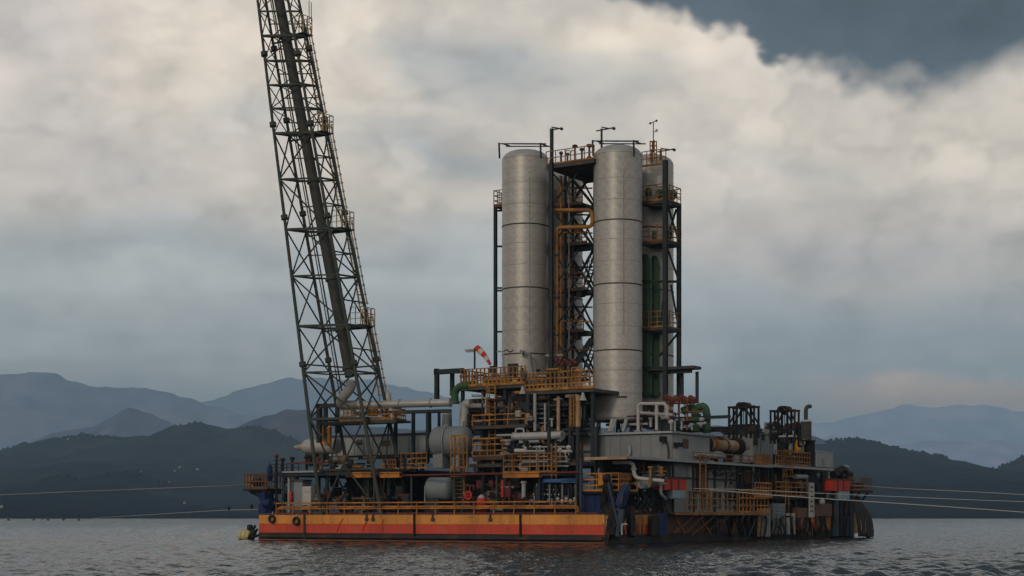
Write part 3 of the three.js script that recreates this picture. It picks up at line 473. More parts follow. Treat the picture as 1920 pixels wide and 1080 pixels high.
// lifting frames and vents on the column heads
function headFrame(label, x0, x1, py, w) {
  const a = B(x0, py, w), b = B(x1, py, w), y = a.y, at = V((a.x + b.x) / 2, y - 0.8, a.z);
  const t = thing('lifting_frame', label, 'steel frame', at, 'frames over the column heads');
  const f = (k, dz) => V(lerp(a.x, b.x, k), lerp(a.y, b.y, k), -w + dz);
  for (const z of [-0.6, 0.6]) part(t, 'rail_beam', bar(f(0, z), f(1, z), 0.09), M.steel);
  part(t, 'cross_bar', [bar(f(0.1, -0.6), f(0.1, 0.6), 0.1), bar(f(0.9, -0.6), f(0.9, 0.6), 0.1), bar(f(0.28, -0.6).add(V(0, 0.22, 0)), f(0.72, 0.6), 0.09), bar(f(0.28, 0.6), f(0.72, -0.6).add(V(0, 0.22, 0)), 0.09)], M.steel);
  for (const k of [0.06, 0.94]) part(t, 'leg', bar(f(k, 1.0), f(k, 0.9).add(V(0, -1.35, 0)), 0.12), M.steel);
  return t;
}
headFrame('thin grey lifting frame over the head of the left column', 942, 1030, 272, 14);
headFrame('thin grey lifting frame with crossed bars over the front middle column', 1117, 1204, 267, 14);
{ // davit arms
  for (const [x, py0, py1, xa, xb, w, lb, m] of [[1034.5, 300, 244, 1031, 1053, 13, 'thick dark vent mast with a short arm between the two front columns', 0.13], [1128, 290, 244, 1118, 1151, 13.5, 'thin mast with a flat head standing left over the front middle column', 0.07], [1239, 300, 284, 1233, 1264, 17.5, 'low davit arm over the right rear column', 0.08]]) {
    const a = B(x, py0, w), b = B(x, py1, w), t = thing('davit_mast', lb, 'mast', a); part(t, 'mast_pole', cyl(V(a.x, a.y, a.z), V(a.x, b.y + 0.12, a.z), m * 1.3), M.steel);
    part(t, 'arm', [bar(V(B(xa, py1, w).x, b.y, a.z), V(B(xb, py1, w).x, b.y + 0.05, a.z), 0.09), bar(V(a.x, b.y + 0.25, a.z), V(B((xa + xb) / 2 + 6, py1, w).x, b.y + 0.06, a.z), 0.1)], M.steel);
    part(t, 'sheave', cyl(V(B(xb, py1, w).x, b.y - 0.02, a.z - 0.08), V(B(xb, py1, w).x, b.y - 0.02, a.z + 0.08), 0.13), M.steel);
  }
}

// ---------------------------------------------------------------- steel frame, stairs and platforms between the columns
{
  const at = V(B(1035, 0, 12).x, B(1035, 808, 12).y, -12);
  const t = thing('column_frame', 'dark steel frame of posts, platforms and cross braces holding the four columns', 'steel frame', at);
  const post = (x, y0, y1, w, s = 0.3) => { const a = B(x, y1, w), b = B(x, y0, w); part(t, 'column_post', [box(a.x - s / 2, a.x + s / 2, a.y, b.y, -w - s / 2, -w - s / 2 + 0.06), box(a.x - s / 2, a.x + s / 2, a.y, b.y, -w + s / 2 - 0.06, -w + s / 2), box(a.x - 0.04, a.x + 0.04, a.y, b.y, -w - s / 2 + 0.06, -w + s / 2 - 0.06)], M.steel); return a.x; };
  post(929, 386, 722, 15.5, 0.26); post(1034, 300, 740, 11.8, 0.28); post(1247.5, 300, 752, 16.4, 0.36); post(1273, 384, 752, 18.9, 0.32); post(1116, 310, 760, 18, 0.26); post(1089, 310, 760, 23, 0.22); post(1030, 320, 740, 18, 0.26); post(1210, 384, 640, 24, 0.3);
  const beam = (x0, y0, w0, x1, y1, w1, s = 0.24) => part(t, 'cross_beam', bar(B(x0, y0, w0), B(x1, y1, w1), s), M.steel);
  for (const y of [395, 462, 540, 545, 622]) { beam(930, y - (y === 540 ? 0 : 0), 15.5, 944, y, 15.5, 0.16); }
  for (const y of [318, 388, 465, 548, 626]) { beam(1032, y, 17, 1112, y, 17, 0.26); beam(1032, y + 2, 22.6, 1112, y + 2, 22.6, 0.22); }
  for (const y of [384, 456, 528, 620, 690]) { beam(1200, y, 16.6, 1248, y, 16.6, 0.22); beam(1248, y, 16.6, 1275, y, 18.9, 0.22); };
  const bays = [[318, 388], [388, 465], [465, 548], [548, 626], [626, 705]];
  for (const [a, b] of bays) { part(t, 'diagonal_brace', bar(B(1062, a + 4, 17.2), B(1112, b - 4, 17.2), 0.2), M.steel); part(t, 'diagonal_brace', bar(B(1112, a + 4, 17.5), B(1070, b - 4, 17.5), 0.18), M.steel); part(t, 'diagonal_brace', bar(B(1084, a + 6, 22.8), B(1116, b - 6, 22.8), 0.14), M.steel); }
  for (const [x0, y0, x1, y1] of [[1247, 534, 1238, 612], [1258, 534, 1272, 612], [1270, 626, 1236, 668], [1254, 392, 1272, 450], [1268, 392, 1250, 452], [1250, 462, 1272, 524]]) part(t, 'diagonal_brace', bar(B(x0, y0, 18.5), B(x1, y1, 18.5), 0.14), M.steel);
  part(t, 'diagonal_brace', [bar(B(1058, 716, 15.5), B(1113, 634, 17.5), 0.42, 0.12), bar(B(1052, 716, 15.5), B(1106, 634, 17.5), 0.1)], M.steel);
  const deck = (x0, x1, y, w0, w1, h = 0.16) => { const a = B(x0, y, w0), b = B(x1, y, w0); part(t, 'platform_deck', box(a.x, b.x, a.y - h, a.y, -w1, -w0), M.deck); return [V(a.x, a.y, -w0), V(b.x, a.y, -w0), V(b.x, a.y, -w1), V(a.x, a.y, -w1)]; };
  // head platform between the front columns, with valves
  let c = deck(1024, 1114, 310, 12, 19, 0.32); rail(t, [c[0], c[1]], { mat: M.amber, h: 1.15, gap: 0.9 }); rail(t, [c[3], c[2]], { mat: M.amber, h: 1.15, gap: 1.0 });
  for (const [x, y, w, r, m] of [[1078, 275, 13.5, 0.2, M.darkRed], [1091, 281, 14.5, 0.18, M.rustSteel], [1105, 274, 13, 0.22, M.darkRed], [1052, 288, 14, 0.15, M.steel], [1064, 290, 16, 0.16, M.amber]]) { const p = B(x, y, w); part(t, 'valve', [cyl(V(p.x, c[0].y, p.z), p, 0.09), lathe([[0.01, 0.2], [r, 0.14], [r * 1.25, 0.05], [r, -0.06], [0.05, -0.12]], p, 12), lathe([[0.1, 0.5], [0.24, 0.45], [0.24, 0.35], [0.1, 0.3]], V(p.x, c[0].y, p.z), 10)], m); }
  for (const x of [1060, 1070]) { const p = B(x, 310, 12.6); part(t, 'rail_hoop', pipe([p, p.clone().add(V(0, 1.25, 0)), p.clone().add(V(0.5, 1.25, 0)), p.clone().add(V(0.5, 0, 0))], 0.05, 0.25, 6), M.white); }
  // inner platforms
  for (const [y, x0, x1, m] of [[386, 1040, 1092, M.amber], [460, 1044, 1100, M.rustSteel], [545, 1046, 1096, M.rustSteel], [622, 1046, 1094, M.rustSteel]]) { c = deck(x0, x1, y, 16.2, 19.5); rail(t, [c[3].clone().add(V(0, 0, 3)), c[0], c[1]], { mat: m, h: 1.4, gap: 0.8, mids: 2, r: 0.04 }); }
  for (const [a, b] of bays) for (const w of [13.2, 20]) { part(t, 'diagonal_brace', cyl(B(1036, a + 6, w), B(1084, b - 6, w), 0.07, 0.07, 6), M.steel); part(t, 'diagonal_brace', cyl(B(1084, a + 6, w), B(1036, b - 6, w), 0.07, 0.07, 6), M.steel); }
  for (const [x, w, r, m] of [[1052, 14.5, 0.1, M.amber], [1060, 16, 0.13, M.black], [1067, 15, 0.07, M.dullClad], [1074, 16.5, 0.12, M.black]]) part(t, 'pipe_riser', cyl(B(x, 330, w), B(x, 716, w), r, r, 8), m);
  for (const [y, m] of [[352, M.amber], [402, M.black], [436, M.amber], [500, M.black], [520, M.rustSteel], [575, M.black], [602, M.amber], [655, M.rustSteel]]) part(t, 'pipe_run', cyl(B(1046, y, 15.4), B(1111, y + 1, 16.6), 0.07, 0.07, 8), m);
  for (let k = 0; k < 9; k++) part(t, 'panel_box', bF(16.3, 1050 + (k * 13) % 34, 1060 + (k * 13) % 34, 340 + k * 40, 356 + k * 40, 0.6), k % 2 ? M.black : M.rustSteel);
  // stair flights at the back of the gap, seen against the sky
  for (const [a, b, f] of [[700, 626, 0], [545, 465, 0]]) {
    const p = B(f ? 1116 : 1092, a, 24), q = B(f ? 1092 : 1118, b, 24), gs = [bar(p, q, 0.08, 0.2)]; gs.push(bar(p.clone().add(V(0, 0, -0.8)), q.clone().add(V(0, 0, -0.8)), 0.08, 0.2)); for (let k = 1; k < 12; k++) { const s = p.clone().lerp(q, k / 12); gs.push(box(s.x - 0.13, s.x + 0.13, s.y - 0.03, s.y + 0.02, s.z - 0.76, s.z - 0.05)); }
    gs.push(bar(p.clone().add(V(0, 1, 0)), q.clone().add(V(0, 1, 0)), 0.06)); for (let k = 0; k <= 8; k++) { const s = p.clone().lerp(q, k / 8); gs.push(bar(s, s.clone().add(V(0, 1, 0)), 0.045)); }
    part(t, 'stair_flight', gs, M.steel);
  }
  // left outer platform and right-hand platforms
  c = deck(926, 946, 386, 14.5, 17.5); rail(t, [c[1], c[0], c[3]], { mat: M.amber, h: 1.35, gap: 0.6, mids: 2 });
  for (const [y, mt, x1] of [[380, M.yellow, 1277], [455, M.amber, 1277], [616, M.amber, 1276]]) { c = deck(1201, 1248, y, 16.3, 19.1, 0.22); rail(t, [c[0], c[1], c[2]], { mat: mt, h: 1.38, gap: 0.75, mids: 2 }); rail(t, [c[3], c[2]], { mat: mt, h: 1.38, gap: 1.0 }); }
  for (const [x, y, w, r, m] of [[1216, 362, 17.2, 0.3, M.green], [1236, 364, 17.5, 0.32, M.green], [1262, 366, 20, 0.3, M.green], [1228, 442, 17, 0.26, M.green], [1256, 440, 19, 0.22, M.steel]]) { const p = B(x, y, w); part(t, 'valve', [lathe([[0.01, 0.45], [r * 0.8, 0.4], [r, 0.1], [r, -0.2], [0.05, -0.5]], p, 12), cyl(p.clone().add(V(0, -1, 0)), p, 0.1)], m); }
  part(t, 'junction_box', bF(16.9, 1232, 1241, 330, 350, 0.4), M.white);
  c = deck(1213, 1300, 690, 16.5, 18, 0.24); for (const x of [1307, 1279]) { const p = B(x, 697, 17.6), q = B(x, 756, 17.6); part(t, 'column_post', box(p.x - 0.11, p.x + 0.11, q.y, p.y, p.z - 0.11, p.z + 0.11), M.steel); }
  for (const [x0, x1, z] of [[1218, 1246, 0], [1250, 1296, 1]]) part(t, 'floor_joist', bF(16.9, x0, x1, 694, 700, 0.2), M.steel);
}
{ // weather mast in its orange cage
  const a = B(1225, 304, 17), t = thing('weather_mast', 'thin weather mast with wind cups rising from an orange cage on the right column', 'mast', a), y1 = B(1225, 264, 17).y, y2 = B(1225, 230, 17).y, y3 = B(1225, 248, 17).y;
  for (const [dx, dz] of [[-0.2, 0.2], [0.2, 0.2], [-0.2, -0.2], [0.2, -0.2]]) part(t, 'cage_post', bar(V(a.x + dx, a.y, a.z + dz), V(a.x + dx, y1, a.z + dz), 0.07), M.orange);
  for (let k = 1; k < 6; k++) part(t, 'cage_ring', [-1, 1].flatMap((s) => [bar(V(a.x - 0.22, lerp(a.y, y1, k / 5.2), a.z + s * 0.2), V(a.x + 0.22, lerp(a.y, y1, k / 5.2), a.z + s * 0.2), 0.05), bar(V(a.x + s * 0.2, lerp(a.y, y1, k / 5.2), a.z - 0.22), V(a.x + s * 0.2, lerp(a.y, y1, k / 5.2), a.z + 0.22), 0.05)]), M.orange);
  part(t, 'mast_pole', cyl(V(a.x, y1 - 1, a.z), V(a.x, y2 + 0.1, a.z), 0.04), M.steel);
  part(t, 'wind_cup', [bar(V(a.x - 0.3, y2, a.z), V(a.x + 0.3, y2 + 0.1, a.z), 0.05), lathe([[0.01, 0.12], [0.13, 0], [0.01, -0.1]], V(a.x - 0.3, y2 - 0.02, a.z), 8), lathe([[0.01, 0.12], [0.13, 0], [0.01, -0.1]], V(a.x + 0.3, y2 + 0.12, a.z), 8)], M.steel);
  part(t, 'wind_vane', [bar(V(a.x, y3, a.z), V(a.x + 0.35, y3 + 0.08, a.z), 0.05), box(a.x + 0.2, a.x + 0.42, y3, y3 + 0.22, a.z - 0.02, a.z + 0.02)], M.paleGrey);
  const gp = V(a.x - 0.5, a.y, a.z); rail(t, [gp.clone().add(V(-0.6, -0.3, 0)), gp.clone().add(V(1.7, -0.3, 0))], { mat: M.amber, h: 1.3, gap: 0.5 });
}
{ // ochre pipe looping between the front columns
  const p = (x, y) => B(x, y, 12.6), t = thing('ochre_pipe', 'ochre yellow pipe running down between the two front columns', 'pipe', p(1043, 668));
  part(t, 'pipe_run', pipe([p(1040, 394), p(1110, 394), p(1111, 425), p(1043.5, 427), p(1043.5, 668)], 0.17, 0.5, 12), M.amber);
  for (const y of [480, 560, 630]) { const q = p(1043.5, y); part(t, 'pipe_clamp', cyl(q, q.clone().add(V(0, 0.12, 0)), 0.22), M.steel); }
  const s = p(1040, 667); part(t, 'spray_bar', cyl(p(1023, 667), p(1056, 666), 0.1), M.paleGrey);
}
{ // two green risers beside the front middle column
  for (const [x, xe, w, top, lb] of [[1213, 1206, 17.0, 483, 'green riser pipe closest to the front middle column'], [1230, 1216, 18.2, 484, 'green riser pipe with bent top, further right of the pair']]) {
    const t = thing('green_riser', lb, 'pipe', B(x, 746, w), 'green riser pipes'); part(t, 'pipe_run', pipe([B(xe, top, w + 1.5), B(x, top, w), B(x, 746, w)], 0.32, 0.9, 14), M.green);
    part(t, 'flange', cyl(B(x, 742, w), B(x, 736, w), 0.45, 0.45, 14), M.green);
  }
  for (const [xa, ya, xb, yb, xc, yc, w, lb] of [[1284, 768, 1303, 765, 1304, 808, 15, 'green gooseneck pipe curving down behind the grey container, nearer one'], [1303, 766, 1324, 762, 1325, 812, 17, 'green gooseneck pipe curving down further right behind the grey container']]) {
    const t = thing('green_gooseneck', lb, 'pipe', B(xc, yc, w), 'green gooseneck pipes'); part(t, 'pipe_run', tubeCurve([B(xa - 4, ya + 3, w), B(xa + 6, ya - 2, w), B(xb - 4, yb + 1, w), B(xb + 1, yb + 14, w), B(xc, yc - 18, w), B(xc, yc, w)], 0.33, 30, 12), M.green);
    part(t, 'flange', cyl(B(xc, yc - 9, w), B(xc, yc - 5, w), 0.45), M.green);
  }
}

// ---------------------------------------------------------------- clutter helper: short runs of pipe, valves and boxes that belong to one skid
function clutter(t, seed, w0, w1, x0, x1, y0, y1, n, mats) {
  const r = rng(seed), pick = () => mats[Math.floor(r() * mats.length)];
  for (let i = 0; i < n; i++) {
    const w = lerp(w0, w1, r()), x = lerp(x0, x1, r()), y = lerp(y0, y1, r()), k = r(), m = pick();
    if (k < 0.34) { const a = B(x, y, w), b = B(x, Math.min(y1, y + 14 + 40 * r()), w); part(t, 'pipe_riser', [cyl(a, b, 0.05 + 0.11 * r()), cyl(a.clone().add(V(0, -0.08, 0)), a.clone().add(V(0, 0.06, 0)), 0.2)], m); }
    else if (k < 0.6) { const a = B(x, y, w), b = B(Math.min(x1, x + 14 + 34 * r()), y, w); b.y = a.y; part(t, 'pipe_run', cyl(a, b, 0.05 + 0.1 * r()), m); }
    else if (k < 0.72) { const a = B(x, y, w), dx = (r() - 0.5) * 1.6; part(t, 'pipe_bend', pipe([a, a.clone().add(V(dx, 0, 0)), a.clone().add(V(dx, -0.6 - r(), 0)), a.clone().add(V(dx, -0.7 - r(), -0.8))], 0.06 + 0.08 * r(), 0.3, 8), m); }
    else if (k < 0.87) { const a = B(x, y, w), s = 0.12 + 0.16 * r(); part(t, 'valve', [lathe([[0.01, s], [s * 0.9, s * 0.8], [s, 0], [s * 0.4, -s * 0.5], [s * 0.4, -s * 1.6], [s, -s * 1.7], [0.01, -s * 1.8]], a, 10), cyl(a.clone().add(V(-s * 1.6, -s, 0)), a.clone().add(V(s * 1.6, -s, 0)), s * 0.5)], m); }
    else { const a = B(x, y, w), s = 0.2 + 0.3 * r(); part(t, 'junction_box', [box(a.x - s, a.x + s, a.y - s * 1.3, a.y + s, a.z - 0.3, a.z), box(a.x - s * 0.8, a.x + s * 0.8, a.y - s * 1.1, a.y + s * 0.8, a.z, a.z + 0.03)], m); }
  }
}
const uLine = (x, w) => B(x, 900, w).x;
const vpost = (t, x, y0, y1, w, s = 0.2, m = M.steel, nm = 'column_post') => { const a = B(x, y0, w), b = B(x, y1, w); return part(t, nm, box(a.x - s / 2, a.x + s / 2, b.y, a.y, -w - s, -w), m); };
const hbeam = (t, x0, x1, y, w, s = 0.2, m = M.steel, nm = 'cross_beam') => { const a = B(x0, y, w), b = B(x1, y, w), c = B((x0 + x1) / 2, y, w); return part(t, nm, box(a.x, b.x, c.y - s / 2, c.y + s / 2, -w - s, -w), m); };

// ---------------------------------------------------------------- left end: basket, mast, upper deck, lockers
{
  const a = B(480, 918, 1.0), t = thing('railed_basket', 'rusty slatted basket hanging out over the bow on dark brackets', 'platform', a);
  const c = [B(459, 917, 1), B(501, 917, 1)], y = c[0].y; part(t, 'basket_floor', box(c[0].x - 0.1, c[1].x + 0.1, y - 0.16, y, -2.8, -0.9), M.black);
  rail(t, [V(c[1].x, y, -1), V(c[0].x, y, -1), V(c[0].x, y, -2.7), V(c[1].x, y, -2.7)], { mat: M.rustSteel, h: 1.32, gap: 0.32, r: 0.05, mids: 1 });
  part(t, 'bracket', [bar(V(c[0].x + 0.3, y - 0.1, -1.2), V(c[1].x + 0.4, y - 1.3, -1.2), 0.2), bar(V(c[0].x + 0.3, y - 0.1, -2.4), V(c[1].x + 0.4, y - 1.3, -2.4), 0.2), box(c[0].x + 0.6, c[1].x + 0.3, y - 0.45, y - 0.17, -2.5, -1.1)], M.black);
  part(t, 'winch_drum', cyl(V(c[0].x + 0.7, y + 0.6, -1.4), V(c[0].x + 1.5, y + 0.6, -1.4), 0.36, 0.36, 14), M.black);
  part(t, 'panel', bF(1.1, 462, 474, 893, 913, 0.04), M.tan);
}
{
  const t = thing('blue_winch', 'dark blue winch bracket bolted to the bow end of the deck', 'winch', B(496, 962, 0.5));
  part(t, 'bracket', [bF(0.5, 487, 496, 924, 962, 1.2), bF(0.6, 484, 508, 946, 962, 1.3)], M.blue); part(t, 'arm', [bar(B(484, 926, 0.5), B(500, 960, 0.5), 0.18), bar(B(500, 926, 0.8), B(488, 958, 0.8), 0.14)], M.blue);
  part(t, 'drum', cyl(B(496, 944, 0.2), B(508, 944, 0.2), 0.38, 0.38, 16), M.blue);
  const r = thing('blue_cylinder', 'upright blue gas cylinder on the upper deck edge near the bow', 'cylinder', B(506, 902, 2)); part(r, 'body', lathe([[0.01, 1.45], [0.1, 1.42], [0.24, 1.2], [0.25, 0.05], [0.01, 0]], B(506, 902, 2), 14), M.blue); part(r, 'valve', cyl(B(506, 869, 2), B(506, 867, 2), 0.07), M.steel);
}
{
  const a = B(518.5, 936, 0.9), b = B(518.5, 857, 0.9), t = thing('signal_mast', 'slim dark mast with a red lantern at the bow', 'mast', V(a.x, DK, a.z));
  part(t, 'mast_pole', cyl(V(a.x, DK, a.z), b, 0.13, 0.09), M.black); part(t, 'lantern', lathe([[0.01, 0.2], [0.18, 0.16], [0.2, -0.02], [0.12, -0.12], [0.01, -0.14]], b.clone().add(V(0, 0.06, 0)), 12), M.darkRed); part(t, 'bracket', bar(b.clone().add(V(-0.35, -0.3, 0)), b.clone().add(V(0.35, -0.3, 0)), 0.07), M.black);
}
{
  const x0 = B(503, 880, 2).x, x1 = B(737, 880, 2).x, y = B(600, 882, 2).y, at = V(x0, DK, -2);
  const t = thing('upper_deck', 'dark upper deck with red edge line behind the feet of the boom', 'deck', at);
  part(t, 'deck_plate', box(x0 + 0.6, x1, y - 0.16, y, -15, -1.9), M.deck); part(t, 'edge_beam', [box(x0 + 0.5, x1, y - 0.46, y - 0.17, -2.1, -1.85), box(x0 + 0.5, x0 + 0.75, y - 0.45, y - 0.17, -15, -2.2)], M.steel);
  hbeam(t, 541, 608, 868, 2.2, 0.16, M.darkRed, 'edge_beam'); hbeam(t, 528, 598, 884.5, 1.7, 0.14, M.paleGrey, 'edge_beam'); hbeam(t, 600, 735, 880, 1.7, 0.16, M.boom, 'edge_beam');
  const e = (x, w) => V(B(x, 880, w).x, y, -w); rail(t, [e(505, 2.1), e(560, 2.1)], { mat: M.steel, h: 0.62, gap: 0.7, kick: 0 });
  for (const [x, w, s] of [[541, 2.2, 0.22], [556, 2.6, 0.2], [612, 3, 0.22], [690, 3, 0.2], [728, 3, 0.2], [596, 8, 0.25], [655, 8, 0.25], [530, 7, 0.25]]) vpost(t, x, 884, 962, w, s, x === 541 ? M.paleGrey : M.boom);
  part(t, 'shade_backing', [box(x0 + 2, B(1085, 930, 11).x, DK + 0.05, y - 0.2, -11.3, -11)], M.black);  // added black sheet, stands for the deep shade under the deck
  for (const [x, y0, m] of [[548, 864, M.black], [575, 862, M.black], [596, 864, M.darkRed], [530, 866, M.black]]) { const p = B(x, y0, 3); part(t, 'deck_vent', lathe([[0.01, 0.35], [0.22, 0.3], [0.24, 0.12], [0.12, 0.08], [0.12, -0.9], [0.01, -0.9]], p, 12), m); }
  clutter(t, 61, 3, 10, 522, 770, 896, 955, 80, [M.black, M.steel, M.black, M.rustSteel, M.boom, M.darkRed]);
}
{
  const t = thing('grey_ventilation_trunk', 'grey square trunk standing on deck left of the white cabinet', 'duct', B(559, 960, 1.5)); part(t, 'trunk', bF(1.5, 551, 567, 899, 962, 1.0), M.grey); part(t, 'flange', bF(1.4, 550, 568, 899, 903, 1.2), M.boom);
  const c = thing('white_cabinet', 'narrow white electrical cabinet standing on deck near the bow', 'cabinet', B(575, 948, 1.2)); part(c, 'cabinet_body', bF(1.2, 567, 583, 912, 947, 0.6), M.white); part(c, 'door', bF(1.17, 568.5, 581.5, 914, 945, 0.03), M.white); part(c, 'vent_plate', bF(1.14, 571, 579, 920, 925, 0.03), M.paleGrey); part(c, 'foot', bF(1.25, 577, 583, 947, 960, 0.4), M.white);
  const r = thing('red_extinguisher', 'small red fire extinguisher by the grey trunk', 'extinguisher', B(545, 940, 1.4)); part(r, 'body', lathe([[0.01, 0.95], [0.06, 0.92], [0.16, 0.75], [0.17, 0], [0.01, 0]], B(545, 941, 1.4), 12), M.red); part(r, 'hose', tubeCurve([B(545, 920, 1.4), B(549, 924, 1.3), B(548, 936, 1.3)], 0.03), M.rubber);
}
{ // cone-ended vessel on its saddle
  const a = B(576, 838, 6), b = B(607, 837, 6); b.y = a.y;
  const t = thing('cone_vessel', 'beige horizontal vessel with a pointed cone end at the left of the boom', 'vessel', V(a.x + 0.7, B(590, 870, 6).y, a.z));
  part(t, 'vessel_shell', cyl(a, b.clone().add(V(1.6, 0, 0)), 0.68, 0.68, 24), M.clad); part(t, 'cone_end', cyl(a, B(566, 838, 6).setY(a.y), 0.68, 0.3, 24), M.beige); part(t, 'nozzle', cyl(B(567, 838, 6).setY(a.y), B(553, 838, 6).setY(a.y), 0.3, 0.16, 16), M.dullClad);
  part(t, 'band', cyl(a.clone().add(V(0.9, 0, 0)), a.clone().add(V(1.05, 0, 0)), 0.74, 0.74, 24), M.dullClad); part(t, 'belly', cyl(a.clone().add(V(0.1, -0.55, 0)), a.clone().add(V(1.3, -0.55, 0)), 0.42, 0.42, 14), M.boom);
  for (const x of [572, 598]) part(t, 'saddle', bF(5.8, x, x + 8, 850, 874, 0.8), M.boom);
}
{ // the long grey container behind the boom
  const t = thing('grey_module', 'long grey steel module with dark roof edge standing behind the boom legs', 'container', B(700, 852, 9.5));
  part(t, 'module_wall', bF(9.5, 612, 798, 818, 853, 3.2), M.paleGrey); part(t, 'roof', bF(9.4, 610, 800, 814, 818, 3.4), M.boom); part(t, 'skid_beam', bF(9.45, 612, 798, 853, 858, 3.2), M.steel);
  for (let x = 628; x < 798; x += 17) part(t, 'wall_rib', bF(9.44, x, x + 2, 819, 852, 0.08), M.paleGrey);
  part(t, 'window', bF(9.42, 668, 679, 824, 834, 0.1), M.glass); part(t, 'window', bF(9.42, 716, 731, 826, 836, 0.1), M.rustSteel, 'rusty louvre in the grey wall');
  for (const x of [630, 690, 750, 790]) vpost(t, x, 858, 884, 9.8, 0.25, M.steel, 'skid_leg');
  const p = thing('pale_transformer', 'pale grey box on the upper deck under the long grey module', 'cabinet', B(632, 878, 6)); part(p, 'cabinet_body', bF(6, 622, 643, 858, 879, 1.2), M.paleGrey); part(p, 'lid', bF(5.95, 621, 644, 856, 858, 1.3), M.grey);
}
for (const [x0, x1, lb] of [[660, 695, 'orange beam hanging under the upper deck between the boom feet'], [712, 749, 'orange beam under the upper deck right of the boom feet'], [942, 1011, 'orange beam over the red pipes in the middle of the long side']]) {
  const t = thing('orange_beam', lb, 'beam', B((x0 + x1) / 2, 894, 1.4), 'orange lifting beams'); part(t, 'flange', [bF(0.7, x0, x1, 885, 887.5, 0.4), bF(0.7, x0, x1, 893, 895.5, 0.4)], M.orange); part(t, 'web', bF(0.8, x0 + 0.5, x1 - 0.5, 887.5, 893, 0.12), M.orange);
}
{ const a = B(648, 893.5, 1.1), b = B(1086, 893.5, 1.1), t = thing('red_service_pipe', 'thin dark red pipe running level along the whole long side', 'pipe', a); b.y = a.y + 0.02; part(t, 'pipe_run', cyl(a, b, 0.09), M.darkRed); for (const x of [700, 770, 850, 930, 1010, 1080]) { const p = B(x, 893.5, 1.1); part(t, 'hanger', bar(V(p.x, a.y - 0.05, p.z - 0.12), V(p.x, DK, p.z - 0.12), 0.13), x > 1000 ? M.steel : M.boom); } }

// ---------------------------------------------------------------- middle: vessels, ladders, process module
{
  const a = B(816, 829, 5.5), b = B(876, 830, 8.5), t = thing('receiver_tank', 'big round-ended grey tank lying high beside the yellow ladder cage', 'tank', V(a.x, B(816, 890, 5.5).y, a.z)); b.y = a.y; const ax = V(a.x + 0.35, a.y, a.z), bx2 = V(a.x + 2.7, a.y, a.z - 0.4);
  part(t, 'tank_shell', capsule(ax, bx2, 1.3, 0.7, 32), M.tank); part(t, 'saddle', box(ax.x - 0.1, ax.x + 0.9, a.y - 2.2, a.y - 0.85, a.z - 0.7, a.z + 0.7), M.grey); part(t, 'saddle', box(bx2.x - 0.6, bx2.x, a.y - 2.2, a.y - 0.85, a.z - 1.1, a.z + 0.3), M.grey);
  part(t, 'manway', [cyl(V(ax.x + 0.8, a.y + 1.1, a.z), V(ax.x + 0.8, a.y + 1.5, a.z), 0.3, 0.3, 14), cyl(V(bx2.x, a.y + 1.1, a.z - 0.3), V(bx2.x, a.y + 1.7, a.z - 0.3), 0.1)], M.tank); part(t, 'band', cyl(V(ax.x + 0.9, a.y, a.z), V(ax.x + 1.0, a.y, a.z - 0.02), 1.315, 1.315, 32), M.grey);
  const c = B(812, 917, 2.6), l = thing('lower_tank', 'round grey tank end showing under the deck below the big grey tank', 'tank', V(c.x, DK, c.z)); part(l, 'tank_shell', capsule(c.clone().add(V(-0.2, 0, 0)), c.clone().add(V(1.3, 0, -0.4)), 0.98, 0.45, 30), M.tank);
  part(l, 'saddle', box(c.x - 0.5, c.x + 0.9, DK, c.y - 0.7, c.z - 0.6, c.z + 0.5), M.steel); part(l, 'gauge_pipe', cyl(c.clone().add(V(-0.15, -1.1, 0.95)), c.clone().add(V(-0.15, 0.25, 0.95)), 0.04), M.paleGrey);
}
{
  const t = thing('yellow_ladder_cage', 'short wide yellow caged ladder in front of the big round-ended tank', 'ladder', B(861, 932, 1.6)); ladder(t, B(861, 940, 1.7), B(861, 817, 1.7), ux, { mat: M.yellow, width: 0.95, cageFrom: 2.0 });
  const lo = B(848, 890, 1.6), hi = B(848, 816, 1.6); for (const x of [846, 853, 861, 869, 876]) part(t, 'cage_bar', bar(B(x, 884, 1.1), B(x, 817, 1.1), 0.09), M.yellow); for (const y of [818, 849, 876]) part(t, 'cage_hoop', [bar(B(845, y, 1.1), B(877, y, 1.1), 0.1)], M.yellow);
}
